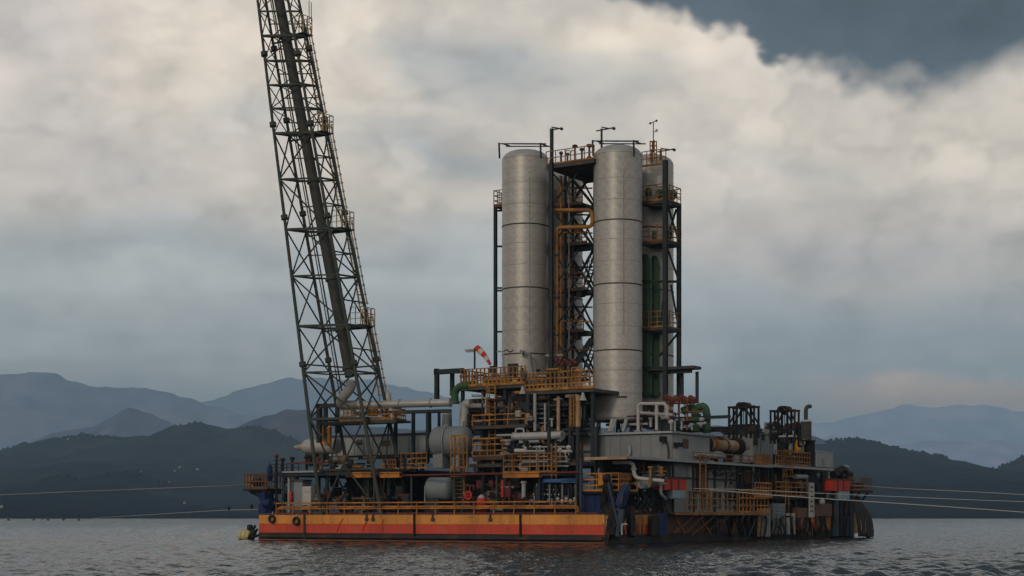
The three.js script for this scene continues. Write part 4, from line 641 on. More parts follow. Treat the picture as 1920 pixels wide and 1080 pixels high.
{ // process module under the columns
  const at = V(B(985, 0, 8).x, DK, -8), t = thing('process_module', 'crowded dark pipework module under the left column with yellow railed top', 'module', at);
  const deck = (x0, x1, y, w0, w1) => { const a = B(x0, y, w0), b = B(x1, y, w0), c = B((x0 + x1) / 2, y, w0); part(t, 'platform_deck', box(a.x, b.x, c.y - 0.28, c.y, -w1, -w0), M.deck); return [V(a.x, c.y, -w0), V(b.x, c.y, -w0), V(b.x, c.y, -w1), V(a.x, c.y, -w1)]; };
  let c = deck(864, 985, 723, 8, 17); rail(t, [c[3].clone().add(V(0, 0, 3)), c[0], c[1]], { mat: M.yellow, h: 1.5, th: 1.7, gap: 0.42, mids: 2, r: 0.04, kick: 0.24 }); rail(t, [c[0].clone().add(V(0, 0, -4)), c[1].clone().add(V(0, 0, -4))], { mat: M.amber, h: 1.25, gap: 0.6, mids: 2, r: 0.04 });
  c = deck(985, 1113, 731, 8, 12.5); rail(t, [c[0], c[1]], { mat: M.yellow, h: 1.5, th: 1.7, gap: 0.4, mids: 2, r: 0.04, kick: 0.24 }); rail(t, [c[3], c[2]], { mat: M.amber, h: 1.4, gap: 0.7, mids: 2, r: 0.04 });
  for (const x of [866, 905, 946, 985, 1028, 1068, 1110]) { vpost(t, x, 728, 892, 8.3, 0.26); vpost(t, x, 728, 892, 12.4, 0.26); }
  for (const [x, w] of [[866, 3], [905, 5], [946, 4], [1028, 2.6], [1082, 2.4], [1116, 4]]) vpost(t, x, x > 1000 ? 800 : 850, 960, w, 0.22);
  for (const y of [762, 808, 850]) { hbeam(t, 866, 1110, y, 8.35, 0.22); hbeam(t, 866, 1110, y + 3, 12.45, 0.22); }
  deck(900, 1085, 812, 8.6, 13); deck(880, 1085, 868, 4, 12);
  part(t, 'shade_backing', [bF(12.8, 880, 1110, 745, 806, 0.2), bF(11.4, 905, 1085, 815, 890, 0.2)], M.black);  // black sheets painting the shade at the back of the bays
  // louvre racks in the middle bay
  for (let y = 738; y < 806; y += 9) part(t, 'rack_tray', bF(8.6, 1006, 1030, y, y + 2.2, 1.6), M.grey); for (let y = 740; y < 806; y += 13) part(t, 'rack_tray', bF(8.6, 1034, 1062, y, y + 2.4, 1.6), M.steel);
  // named runs read from the photograph
  const vp = (x, y0, y1, w, r, m) => part(t, 'pipe_riser', cyl(B(x, y0, w), B(x, y1, w), r), m);
  vp(1003, 738, 808, 7.9, 0.14, M.paleGrey); vp(990, 775, 812, 7.8, 0.17, M.beige); vp(990, 738, 774, 7.8, 0.2, M.steel); vp(1047, 744, 808, 7.9, 0.15, M.beige); vp(1022, 756, 808, 7.9, 0.09, M.paleGrey); vp(960, 756, 800, 7.9, 0.08, M.orange); vp(1084, 741, 800, 7.6, 0.22, M.tan); vp(1070, 740, 800, 7.9, 0.11, M.amber); vp(1076, 740, 800, 8.0, 0.09, M.amber); vp(1095, 745, 800, 8.4, 0.24, M.black);
  for (let y = 745; y < 800; y += 8) part(t, 'rung', bar(B(1068, y, 7.85), B(1078, y, 7.85), 0.06), M.amber);
  const lamp = (x, y) => part(t, 'bell_lamp', lathe([[0.01, 0.5], [0.1, 0.45], [0.16, 0.2], [0.32, -0.15], [0.3, -0.2], [0.01, -0.1]], B(x, y, 7.7), 16), M.paleGrey); lamp(980, 735); lamp(1093, 747);
  part(t, 'pipe_header', [cyl(B(865, 761, 8.1), B(912, 761, 8.1), 0.22, 0.22, 12)], M.dullClad); part(t, 'pipe_run', pipe([B(885, 742, 7.9), B(905, 742, 7.9), B(905, 756, 7.9)], 0.11, 0.3), M.dullClad);
  part(t, 'pipe_bend', pipe([B(884, 757, 8), B(872, 758, 8), B(869, 800, 8)], 0.42, 1.0, 14), M.clad, 'fat pale elbow turning down at the left of the module');
  part(t, 'pipe_bend', pipe([B(880, 722, 8.1), B(862, 724, 8.1), B(853, 734, 8.1), B(853, 756, 8.1)], 0.32, 0.7, 14), M.green, 'green elbow at the left of the module'); part(t, 'flange', cyl(B(853, 752, 8.1), B(853, 757, 8.1), 0.44), M.green);
  part(t, 'drum', lathe([[0.01, 0.6], [0.42, 0.5], [0.45, -0.6], [0.01, -0.65]], B(838, 786, 8.6), 16), M.clad);
  // gantry at the left of the module
  vpost(t, 817, 691, 754, 9, 0.34); vpost(t, 846, 700, 742, 10, 0.3); hbeam(t, 813, 866, 696, 9, 0.42); vpost(t, 803, 770, 812, 9.2, 0.28); vpost(t, 822, 770, 812, 9.6, 0.2);
  ladder(t, B(923, 830, 7.7), B(923, 720, 7.7), ux, { mat: M.yellow, width: 0.62, cageFrom: 2.4 });
  const r1 = deck(886, 985, 797, 6.8, 8.5); rail(t, [r1[0], r1[1]], { mat: M.orange, h: 0.9, gap: 2.0, r: 0.045, kick: 0 });
  const r2 = deck(886, 942, 856, 4.5, 7.8); rail(t, [r2[3], r2[0], r2[1]], { mat: M.yellow, h: 1.5, gap: 0.7, r: 0.05, mids: 2 });
  const r3 = deck(944, 1044, 886, 2.2, 5.5); rail(t, [r3[3], r3[0], r3[1]], { mat: M.amber, h: 1.5, gap: 0.8, r: 0.042, mids: 2 });
  clutter(t, 171, 7.5, 11.5, 868, 1108, 736, 806, 110, [M.steel, M.black, M.dullClad, M.black, M.paleGrey, M.rustSteel, M.steel, M.amber]);
  clutter(t, 172, 4, 11, 885, 1085, 815, 884, 100, [M.black, M.steel, M.black, M.amber, M.paleGrey, M.dullClad, M.steel]);
  clutter(t, 173, 1.2, 8, 868, 1086, 900, 952, 95, [M.black, M.steel, M.darkRed, M.black, M.steelBlue, M.rustSteel, M.grey]);
  clutter(t, 174, 8.3, 16, 868, 1100, 690, 718, 50, [M.amber, M.steel, M.black, M.dullClad, M.rustSteel, M.amber]);
  part(t, 'bracket_arm', [bar(B(993, 664, 11.8), B(999, 700, 11.8), 0.2), bar(B(984, 662, 11.8), B(996, 662, 11.8), 0.16), bar(B(976, 659, 11.7), B(982, 662, 11.7), 0.3)], M.tank);
  part(t, 'vent_pipe', pipe([B(944, 700, 8.4), B(944, 659, 8.4), B(932, 659, 8.4)], 0.07, 0.2, 8), M.paleGrey); part(t, 'cable', tubeCurve([B(944, 659, 8.4), B(950, 656, 8.4), B(956, 660, 8.4), B(962, 657, 8.4)], 0.05), M.black);
  for (const [x, y] of [[1076, 694], [1072, 690]]) { const p = B(x, y + 30, 8.2), q = B(x, y, 8.2); part(t, 'hatch_frame', pipe([p, V(p.x, q.y, p.z), V(p.x + 0.55, q.y, p.z), V(p.x + 0.55, p.y, p.z)], 0.06, 0.08, 6), M.orange); }
  for (let i = 0; i < 8; i++) { const p = B(1044 + i * 5, 676 + (i % 3) * 4, 11.5); part(t, 'valve', lathe([[0.01, 0.2], [0.16, 0.12], [0.2, -0.1], [0.01, -0.2]], p, 8), M.darkRed); }
}
{ // windsock on its mast
  const a = B(890, 692, 8.1), b = B(890, 655, 8.1), t = thing('windsock', 'drooping red and white windsock on a thin mast above the module', 'windsock', a);
  part(t, 'mast_pole', cyl(a, b, 0.09), M.steel); part(t, 'arm', [bar(B(872, 657, 8.1), B(895, 655, 8.1), 0.12), bar(B(874, 658.5, 8.1), B(890, 658, 8.1), 0.2, 0.08)], M.paleGrey);
  const p0 = B(894, 652, 8), p1 = B(919, 683, 8), rad = [0.25, 0.28, 0.24, 0.19, 0.16, 0.13], sag = (k) => p0.clone().lerp(p1, k).add(V(0.1 * Math.sin(k * Math.PI), 0.06 * Math.sin(k * Math.PI), 0));
  for (let i = 0; i < 5; i++) part(t, i % 2 ? 'white_band' : 'red_band', cyl(sag(i / 5), sag((i + 1) / 5), rad[i], rad[i + 1], 14, true), i % 2 ? M.sockWhite : M.sockRed);
  const g = lathe([[0.225, -0.03], [0.27, -0.03], [0.27, 0.03], [0.225, 0.03]], V(0, 0, 0), 14); part(t, 'hoop', orient(g, p0.clone().add(V(-0.01, 0.01, 0)), p0.clone().add(V(0.01, -0.012, 0))), M.darkRed);
}
{ // silver exchanger and its white pipes
  const a = B(963, 819, 4.6), b = B(1055, 819, 4.6), t = thing('silver_exchanger', 'bright silver horizontal cylinder with a handle loop above the amber rails', 'heat exchanger', B(1008, 868, 4.6)); b.y = a.y;
  part(t, 'shell', cyl(a, b, 0.32, 0.32, 20), M.clad); for (const s of [0, 0.18, 0.72, 0.985]) part(t, 'flange', cyl(a.clone().lerp(b, s), a.clone().lerp(b, s + 0.015), 0.37, 0.37, 20), M.clad); part(t, 'handle', pipe([B(967, 812, 4.6), B(967, 804, 4.6), B(982, 804, 4.6), B(982, 812, 4.6)], 0.08, 0.25, 8), M.paleGrey);
  for (const x of [980, 1038]) part(t, 'saddle', bF(4.4, x, x + 5.5, 826, 868, 0.5), M.steel);
  const u = thing('white_pipe_bank', 'bank of short white pipes and valves under the silver cylinder', 'pipes', B(1010, 880, 3.4)); const H = (x0, x1, y, r, m = M.white) => part(u, 'pipe_run', cyl(B(x0, y, 3.4), B(x1, y, 3.4), r), m);
  H(966, 988, 845, 0.17); H(988, 1022, 846, 0.1, M.paleGrey); H(1044, 1072, 846, 0.12); H(980, 1008, 866, 0.11, M.paleGrey); H(1007, 1064, 865.5, 0.07); H(1000, 1060, 838, 0.07, M.paleGrey); H(970, 1060, 856, 0.06, M.tan); H(1030, 1066, 874, 0.06);
  for (const [x, y, r] of [[1066, 839, 0.2], [1050, 843, 0.16], [1012, 838, 0.13], [985, 840, 0.12], [1060, 848, 0.14]]) part(u, 'valve', lathe([[0.01, r], [r, r * 0.5], [r, -r * 0.5], [0.04, -r], [0.04, -r * 3]], B(x, y, 3.3), 12), M.white);
  part(u, 'pipe_bend', pipe([B(1006, 840, 3.3), B(1006, 886, 3.3)].concat([B(1000, 890, 3.3)]), 0.05, 0.2, 6), M.paleGrey); part(u, 'pipe_bend', tubeCurve([B(978, 868, 3), B(975, 876, 3), B(980, 881, 3), B(984, 885, 3)], 0.13), M.white); part(u, 'funnel', lathe([[0.01, 0.3], [0.3, 0.3], [0.26, -0.05], [0.12, -0.5], [0.01, -0.5]], B(984, 884, 3), 14), M.white);
  part(u, 'support', [bF(3.6, 975, 978, 850, 888, 0.2), bF(3.6, 1053, 1056, 850, 888, 0.2)], M.steel);
  for (const x of [1008, 1020, 1030]) part(u, 'pipe_riser', cyl(B(x, 836, 3.5), B(x, 880, 3.5), 0.045), M.paleGrey);
}
{ const t = thing('amber_ladder', 'narrow amber ladder rising right of the silver cylinder', 'ladder', B(1038, 898, 1.8)); ladder(t, B(1038, 898, 1.9), B(1038, 832, 1.9), ux, { mat: M.amber, width: 0.42, cage: false }); part(t, 'side_plate', [bF(1.9, 1032.5, 1035, 832, 898, 0.1), bF(1.9, 1041, 1043.5, 832, 898, 0.1)], M.amber); }
{ // red gear on deck
  const a = B(878, 929, 1.4), t = thing('red_hose_reel', 'red ring-shaped hose reel on deck beside the red drum', 'hose reel', V(a.x, DK, a.z)); part(t, 'reel', new THREE.TorusGeometry(0.3, 0.08, 8, 22).translate(a.x, a.y, a.z), M.red); part(t, 'spoke', [bar(a.clone().add(V(-0.28, 0, 0)), a.clone().add(V(0.28, 0, 0)), 0.05), bar(a.clone().add(V(0, -0.28, 0)), a.clone().add(V(0, 0.28, 0)), 0.05)], M.red); part(t, 'stand', bar(V(a.x, DK, a.z - 0.15), a.clone().add(V(0, 0, -0.15)), 0.12), M.darkRed);
  const b = B(903, 947, 1.0), d = thing('red_drum', 'bright red drum behind the deck rail', 'drum', V(b.x, DK, b.z)); part(d, 'drum_body', lathe([[0.01, 1.22], [0.36, 1.18], [0.4, 1.05], [0.39, 0.62], [0.41, 0.6], [0.39, 0.57], [0.4, 0.02], [0.01, 0]], V(b.x, DK + 0.1, b.z), 20), M.red); part(d, 'cap', lathe([[0.01, 0.3], [0.2, 0.2], [0.3, 0]], V(b.x, DK + 1.3, b.z), 14), M.paleGrey);
  const p = thing('red_pipe_frame', 'red square pipe loop standing on deck under the orange beam', 'pipes', B(932, 946, 1.6)); part(p, 'pipe_run', pipe([B(926, 948, 1.6), B(926, 928, 1.6), B(941, 926, 1.6), B(941, 946, 1.6)], 0.09, 0.15, 8), M.darkRed); part(p, 'pipe_riser', cyl(B(942, 946, 1.5), B(942, 900, 1.5), 0.11), M.red); part(p, 'pipe_riser', cyl(B(955, 946, 1.7), B(955, 900, 1.7), 0.08), M.darkRed);
  const w = thing('white_standpipe', 'upright pale pipe on deck right of the red pipe loop', 'pipe', B(982, 946, 1.5)); part(w, 'pipe_run', cyl(B(982, 946, 1.5), B(982, 905, 1.5), 0.17), M.paleGrey); part(w, 'flange', cyl(B(982, 906, 1.5), B(982, 902, 1.5), 0.26), M.paleGrey); part(w, 'branch', cyl(B(974, 938, 1.4), B(1000, 938, 1.4), 0.07), M.grey);
}
{ const t = thing('blue_skid', 'blue-topped control skid with a row of white gauges near the corner', 'skid', B(1050, 946, 1.8)); hbeam(t, 1016, 1085, 901, 1.5, 0.26, M.lightBlue, 'top_beam'); part(t, 'top_plate', bF(1.5, 1052, 1085, 897, 905, 1.8), M.lightBlue); part(t, 'panel', bF(2.4, 1000, 1085, 906, 950, 0.2), M.black);
  for (let i = 0; i < 9; i++) part(t, 'gauge', cyl(B(1000 + i * 6.8, 927, 2.35), B(1000 + i * 6.8, 927, 2.25), 0.07, 0.07, 10), M.white); for (let i = 0; i < 9; i++) part(t, 'gauge', cyl(B(1026 + (i % 5) * 6, 911 + Math.floor(i / 5) * 7, 2.35), B(1026 + (i % 5) * 6, 911 + Math.floor(i / 5) * 7, 2.25), 0.05, 0.05, 10), M.paleGrey);
  for (let i = 0; i < 7; i++) vpost(t, 1006 + i * 12, 906, 946, 1.9, 0.1, i % 2 ? M.steelBlue : M.grey, 'support'); for (let i = 0; i < 5; i++) part(t, 'valve', lathe([[0.01, 0.2], [0.14, 0.1], [0.14, -0.1], [0.01, -0.2]], B(1046 + i * 8, 936 + (i % 2) * 4, 1.6), 10), i % 2 ? M.white : M.paleGrey); }

// ---------------------------------------------------------------- the near corner and the grey container
{
  const a = B(1085, 862, 10.5), b = B(1257, 862, 10.5), y0 = B(1257, 863, 10.5).y, y1 = B(1257, 812, 10.5).y, z1 = S(1330, 812, b.x).z;
  const t = thing('grey_container', 'large grey container building with pale flat roof below the front middle column', 'container', V((a.x + b.x) / 2, y0, a.z));
  part(t, 'wall', box(a.x, b.x, y0, y1, z1, a.z), M.grey, 'grey long wall'); part(t, 'roof', box(a.x - 0.1, b.x + 0.3, y1, y1 + 0.16, z1 - 0.3, a.z + 0.3), M.paleGrey);
  part(t, 'end_wall', box(b.x, b.x + 0.05, y0, y1 - 0.02, z1 + 0.05, a.z - 0.05), M.paleGrey, 'pale end wall facing right');
  for (let x = 1105; x < 1255; x += 19) part(t, 'wall_panel', bF(10.46, x - 17, x + 1, 815, 861, 0.1), M.grey);
  part(t, 'window', S ? box(b.x + 0.04, b.x + 0.1, S(1284, 841, b.x).y, S(1284, 823, b.x).y, S(1289, 832, b.x).z, S(1279, 832, b.x).z) : null, M.rustSteel, 'rusty shuttered opening'); part(t, 'floodlight', bF(10.0, 1236, 1246, 818, 828, 0.4), M.black); part(t, 'floodlight', box(b.x + 0.05, b.x + 0.5, S(1267, 838, b.x).y, S(1267, 830, b.x).y, S(1271, 834, b.x).z, S(1262, 834, b.x).z), M.black);
  part(t, 'door', box(b.x + 0.04, b.x + 0.1, S(1266, 866, b.x).y, S(1266, 842, b.x).y, S(1272, 832, b.x).z, S(1262, 832, b.x).z), M.white); part(t, 'hose', tubeCurve([B(1248, 824, 10.2), B(1251, 833, 10.1), B(1253, 850, 10.2), B(1253, 862, 10.2)], 0.06), M.black);
  part(t, 'drain_pipe', tubeCurve([B(1180, 836, 10.3), B(1181, 848, 10.3), B(1179, 858, 10.3), B(1186, 864, 10.2)], 0.14), M.paleGrey);
  for (const [x, w] of [[1082, 9.8], [1116, 9.8]]) vpost(t, x, 800, 866, w, 0.34, M.steel); hbeam(t, 1080, 1122, 803, 9.8, 0.3, M.steel); part(t, 'ladder_plate', bF(9.9, 1085, 1088, 815, 862, 0.3), M.amber);
  for (const [x, m] of [[1147, M.white], [1173, M.paleGrey], [1152, M.paleGrey]]) part(t, 'roof_pipe', pipe([B(x - 5, 808, 11), B(x - 2, 800, 11), B(x + 1, 787, 11.3)], 0.16, 0.4), m);
}
{ const t = thing('white_pipe_portal', 'white pipe bent into a portal on the roof of the grey container', 'pipe', B(1196, 808, 11)); part(t, 'pipe_run', pipe([B(1196.5, 808, 11), B(1196.5, 757, 11), B(1249, 757, 11), B(1251, 782, 11)], 0.14, 0.35, 10), M.white); part(t, 'pipe_riser', cyl(B(1231, 757, 11), B(1231, 806, 11), 0.13), M.white); part(t, 'cross_pipe', cyl(B(1200, 774, 11), B(1262, 778, 11), 0.13), M.paleGrey);
  for (const [x, y] of [[1212, 765], [1222, 764], [1240, 766]]) part(t, 'valve', lathe([[0.01, 0.35], [0.2, 0.3], [0.25, 0], [0.15, -0.4], [0.01, -0.45]], B(x, y, 11.4), 12), M.black); part(t, 'equipment_box', bF(12, 1205, 1226, 780, 803, 1.2), M.black); part(t, 'equipment_box', bF(12.2, 1234, 1262, 786, 806, 1.2), M.steel); }
{ const t = thing('red_valve_rack', 'rack of dark red valves beside the foot of the green risers', 'valves', B(1278, 780, 14)); for (let i = 0; i < 10; i++) { const p = B(1250 + i * 5.6, 745 + ((i * 7) % 5) * 1.6, 14); part(t, 'valve', [lathe([[0.01, 0.28], [0.2, 0.2], [0.24, 0], [0.1, -0.2], [0.08, -0.5]], p, 10)], i % 4 === 3 ? M.rustSteel : M.darkRed); } hbeam(t, 1248, 1304, 756, 14.1, 0.14, M.darkRed); for (const x of [1256, 1272, 1288]) vpost(t, x, 757, 806, 14.2, 0.14, x === 1272 ? M.rustSteel : M.amber);
  hbeam(t, 1255, 1368, 783, 16, 0.26); hbeam(t, 1255, 1420, 805, 17, 0.4, M.black); for (const x of [1262, 1278]) part(t, 'pipe_riser', cyl(B(x, 790, 12), B(x, 806, 12), 0.08), M.paleGrey); part(t, 'valve', lathe([[0.01, 0.4], [0.24, 0.3], [0.24, 0.1], [0.07, 0], [0.07, -0.5], [0.01, -0.5]], B(1258, 795, 11.5), 10), M.white); }
{
  const t = thing('corner_platform', 'small yellow railed platform over the dark blue box at the near corner', 'platform', B(1125, 921, 1.5)); const y = B(1125, 921, 1.5).y, f = (x, w) => V(uLine(x, w), y, -w);
  part(t, 'platform_deck', box(f(1091, 1.5).x, f(1160, 1.5).x, y - 0.18, y, -4.5, -1.4), M.black); rail(t, [f(1091, 1.5), f(1160, 1.5), f(1180, 4.5)], { mat: M.orange, h: 1.36, gap: 0.62, r: 0.045, mids: 2 }); rail(t, [V(f(1091, 1.5).x, y, -4.4), V(f(1160, 1.5).x, y, -4.4)], { mat: M.amber, h: 1.3, gap: 0.8 });
  part(t, 'gate', bF(1.4, 1121, 1136, 887, 910, 0.08), M.orange);
  const b = thing('blue_locker', 'dark blue sloping box under the yellow railed corner platform', 'locker', B(1108, 966, 1.8)); const s = new THREE.Shape(), p = [[1085, 966], [1131, 966], [1127, 923], [1093, 923]].map(([x, yy]) => B(x, yy, 1.8)); p[0].y = p[1].y = DK + 0.02; p.forEach((q, i) => (i ? s.lineTo(q.x, q.y) : s.moveTo(q.x, q.y))); part(b, 'box_body', new THREE.ExtrudeGeometry(s, { depth: 2.4, bevelEnabled: true, bevelSize: 0.04, bevelThickness: 0.04, bevelSegments: 1 }).translate(0, 0, -4.2), M.blue); part(b, 'rib', [bF(1.7, 1101, 1102.5, 925, 962, 0.1), bF(1.7, 1114, 1115.5, 925, 962, 0.1)], M.blue);
  const k = thing('grey_corner_post', 'tall slate grey post standing on deck before the blue box', 'post', B(1088, 962, 0.9)); part(k, 'post', bF(0.9, 1086, 1090, 858, 962, 0.2), M.steelBlue); part(k, 'base_plate', bF(0.8, 1084, 1092, 960, 963, 0.4), M.steelBlue);
}
{ // mooring arm and fenders on the corner
  const t = thing('mooring_dolphin', 'black and slate mooring legs reaching down to the water at the near corner', 'mooring frame', V(0.4, 0, -1.5)), bb = (x0, y0, w0, x1, y1, w1, s, m) => part(t, 'arm', bar(B(x0, y0, w0), B(x1, y1, w1), s), m);
  bb(1137, 898, 0.3, 1166, 1004, -0.2, 0.42, M.black); bb(1137, 894, 0.2, 1128, 955, 0.5, 0.3, M.black); bb(1140, 905, 0, 1162, 998, -0.5, 0.16, M.steelBlue); bb(1150, 930, 0.1, 1138, 1010, 0, 0.34, M.black); bb(1166, 955, 0, 1160, 1006, -0.2, 0.4, M.steelBlue); bb(1176, 948, 1, 1150, 1012, 0.4, 0.4, M.black); bb(1128, 930, 0.8, 1150, 1004, 0, 0.36, M.black); bb(1182, 950, 2, 1184, 1006, 1.5, 0.5, M.black);
  part(t, 'hinge', cyl(B(1133, 897, 0.1), B(1142, 897, 0.1), 0.3, 0.3, 14), M.black); part(t, 'shackle', pipe([B(1166, 1003, -0.6), B(1166, 983, -0.6), B(1176, 983, -0.6)], 0.07, 0.1, 8), M.paleGrey);
  const f = thing('blue_fender', 'long blue float fender hanging tilted beside the black mooring legs', 'fender', B(1167, 950, 0)); part(f, 'fender_body', orient(new THREE.CapsuleGeometry(0.42, 1.0, 8, 18), B(1172, 918, 0.2), B(1163, 947, 0.0)), M.blue); part(f, 'end_fitting', orient(new THREE.CylinderGeometry(0.2, 0.2, 2.1, 12), B(1172, 918, 0.2), B(1163, 947, 0)), M.steelBlue); part(f, 'face_pad', bar(B(1169, 922, -0.32), B(1165, 944, -0.46), 0.36, 0.1), M.steelBlue);
}
{ // right-hand side, near part: rail posts, gear rack, control boxes
  const t = thing('side_gear_rack', 'dark rack of hoses and pale fittings on the side between blue fender and red box', 'rack', S(1212, 962, -0.6)); part(t, 'backing', bS(-1.4, 1176, 1256, 916, 966, 0.3), M.black); part(t, 'backing', bS(-2.4, 1130, 1262, 864, 916, 0.3), M.black);
  const r = rng(404); for (let i = 0; i < 60; i++) { const p = S(1188 + 62 * r(), 912 + 50 * r(), -0.9 + r() * 0.6), s = 0.06 + 0.09 * r(); part(t, 'fitting', lathe([[0.01, s], [s, s * 0.4], [s, -s], [0.01, -s * 1.2]], p, 8), [M.black, M.steel, M.paleGrey, M.white, M.black, M.steelBlue, M.rustSteel][Math.floor(r() * 7)]); }
  for (let i = 0; i < 12; i++) { const x = 1184 + 66 * r(), y = 905 + 20 * r(); part(t, 'hose', tubeCurve([S(x, y, -0.4), S(x + 6, y + 20, -0.1), S(x - 4, y + 36, -0.2), S(x + 2, Math.min(y + 60, 972), -0.1)], 0.07), i % 3 ? M.black : M.steel); }
  for (const x of [1203, 1212]) part(t, 'reel', cyl(S(x, 908, -0.3), S(x, 908, 0), 0.34, 0.34, 16), M.paleGrey); part(t, 'drum', cyl(S(1222, 905, -0.4), S(1238, 905, -0.4), 0.4, 0.4, 14), M.beige); part(t, 'locker', bS(-0.3, 1228, 1246, 920, 938, 0.8), M.steelBlue);
  for (const x of [1187, 1199, 1206]) part(t, 'rail_post', bar(S(x, 966, 0.25), S(x, 1002, 0.25), 0.14), x === 1199 ? M.tan : M.orange); part(t, 'fender_post', bS(0.5, 1238, 1252, 962, 1004, 0.5), M.blue); part(t, 'fender_post', bS(0.4, 1222, 1236, 966, 1004, 0.3), M.black);
  clutter(t, 405, 4, 9, 1125, 1250, 872, 912, 60, [M.black, M.steel, M.black, M.steelBlue, M.amber, M.grey]);
  const q = (x, w) => V(uLine(x, w), B(1165, 921, 4).y, -w); rail(t, [q(1182, 4.6), S(1196, 921, -0.3).setY(q(1182, 4.6).y)], { mat: M.amber, h: 1.3, gap: 0.6 });
}
for (const [x0, x1, u, lb, c] of [[1246, 1287, 0.7, 'bright red locker above a pale blue cabinet, beside the grey container side', 0], [1561, 1593, 0.9, 'bright red locker above a pale blue cabinet, at the far right end', 0]]) {
  const y0 = c ? 0 : (x0 < 1300 ? 897 : 899), t = thing('red_locker', lb, 'locker', S((x0 + x1) / 2, y0 + 40, u), 'red lockers over pale blue cabinets'); part(t, 'locker_body', bS(u, x0, x1, y0, y0 + 22, 1.0), M.red); for (const k of [0.33, 0.66]) { const x = lerp(x0, x1, k); part(t, 'strap', bS(u + 0.04, x - 1, x + 1, y0, y0 + 22, 0.08), M.darkRed); } part(t, 'lid', bS(u + 0.06, x0, x1, y0 - 1.5, y0 + 1, 1.1), M.darkRed);
  const xa = lerp(x0, x1, 0.36); part(t, 'cabinet_body', bS(u, xa, x1, y0 + 22.5, y0 + 38, 0.8), M.paleBlue); part(t, 'cabinet_door', bS(u + 0.03, xa + 1.5, x1 - 1.5, y0 + 24, y0 + 37, 0.05), M.paleBlue); part(t, 'support', bS(u - 0.2, x0 + 2, x0 + 5, y0 + 22, y0 + 62, 0.2), M.black);
}
{ const t = thing('white_z_pipe', 'white pipe stepping down from the walkway to the red locker', 'pipe', B(1190, 900, 4)); part(t, 'pipe_run', pipe([B(1150, 867, 4), B(1187, 867, 4), B(1190, 896, 4), B(1245, 902, 5)], 0.15, 0.4, 12), M.white); part(t, 'flange', cyl(B(1188.5, 878, 4), B(1188.8, 881, 4), 0.24), M.paleGrey); }

{ // loose gear along the long side and on the upper deck
  const t = thing('deck_gear', 'rusty valves, hoses and small pipes crowded behind the orange deck rail', 'pipes', V(B(850, 955, 1.5).x, DK, -1.5));
  clutter(t, 811, 0.8, 3, 590, 770, 925, 958, 40, [M.black, M.steel, M.rustSteel, M.darkRed, M.tank]); clutter(t, 812, 0.8, 2.6, 860, 1080, 925, 956, 46, [M.black, M.darkRed, M.steel, M.grey, M.rustSteel, M.black]);
  for (let i = 0; i < 9; i++) { const x = 610 + i * 52; part(t, 'hose', tubeCurve([B(x, 955, 0.5), B(x + 14, 950 + (i % 3) * 3, 0.6), B(x + 30, 957, 0.5), B(x + 44, 951, 0.6)], 0.05, 16, 6), M.black); }
  const u = thing('upper_deck_gear', 'small pipes and amber rails around the foot of the grey module', 'pipes', B(740, 880, 5)); clutter(u, 813, 3.5, 9, 610, 800, 858, 880, 50, [M.black, M.steel, M.rustSteel, M.amber, M.tank, M.black]);
  const y = B(760, 879, 4).y, f = (x) => V(B(x, 879, 4).x, y, -4); rail(u, [f(716), f(742)], { mat: M.orange, h: 0.8, gap: 0.3, r: 0.04 }); rail(u, [f(752), f(800)], { mat: M.amber, h: 1.3, gap: 0.5, r: 0.05, mids: 2 });
}

// ---------------------------------------------------------------- right side: walkway, deckhouse, plant
{
  const y = S(1330, 866, 0.3).y, a = S(1176, 868, 0.3), b = S(1447, 868, 0.3), t = thing('side_walkway', 'long pale-edged walkway running along the right side at container height', 'walkway', V(0, DK, (a.z + b.z) / 2));
  part(t, 'walkway_deck', box(-3.4, 0.2, y - 0.14, y, b.z, a.z), M.deck); part(t, 'edge_strip', box(0.2, 0.36, y - 0.16, y + 0.03, b.z, a.z), M.paleGrey); part(t, 'front_strip', box(-3.4, 0.36, y - 0.2, y + 0.02, a.z, a.z + 0.14), M.beige);
  const f = (x) => V(0.1, y, S(x, 868, 0.1).z); rail(t, [f(1300), f(1445)], { mat: M.amber, h: 0.75, gap: 1.5, r: 0.04, kick: 0 }); for (const x of [1415, 1430]) rail(t, [f(x), f(x + 14)], { mat: M.orange, h: 0.95, gap: 0.4, r: 0.06, mids: 2, kick: 0.3 });
  for (const x of [1262, 1300, 1340, 1382, 1412, 1440]) { const p = S(x, 868, -0.1); part(t, 'walkway_post', bar(V(-0.1, DK, p.z), V(-0.1, y - 0.15, p.z), 0.16), x === 1412 ? M.paleGrey : M.steel); }
  const y2 = S(1500, 875, 0.3).y, c = S(1440, 875, 0.3), d = S(1561, 875, 0.3); part(t, 'walkway_deck', box(-5, 0.25, y2 - 0.16, y2, d.z, c.z), M.deck); part(t, 'edge_strip', box(0.25, 0.38, y2 - 0.2, y2 + 0.03, d.z, c.z), M.paleGrey);
  const g = (x) => V(0.15, y2, S(x, 875, 0.15).z); rail(t, [g(1454), g(1518)], { mat: M.yellow, h: 1.35, gap: 0.6, r: 0.05, mids: 2, kick: 0.3 });
  ladder(t, V(0.25, DK + 1.5, g(1470).z), V(0.25, y2 + 1.4, g(1470).z), V(0, 0, 1), { mat: M.yellow, width: 0.9, out: V(1, 0, 0), cageFrom: 2 }); 
  for (const x of [1450, 1500, 1556]) part(t, 'walkway_post', bar(V(0, DK, g(x).z), V(0, y2 - 0.17, g(x).z), 0.18), x === 1556 ? M.white : M.black);
}
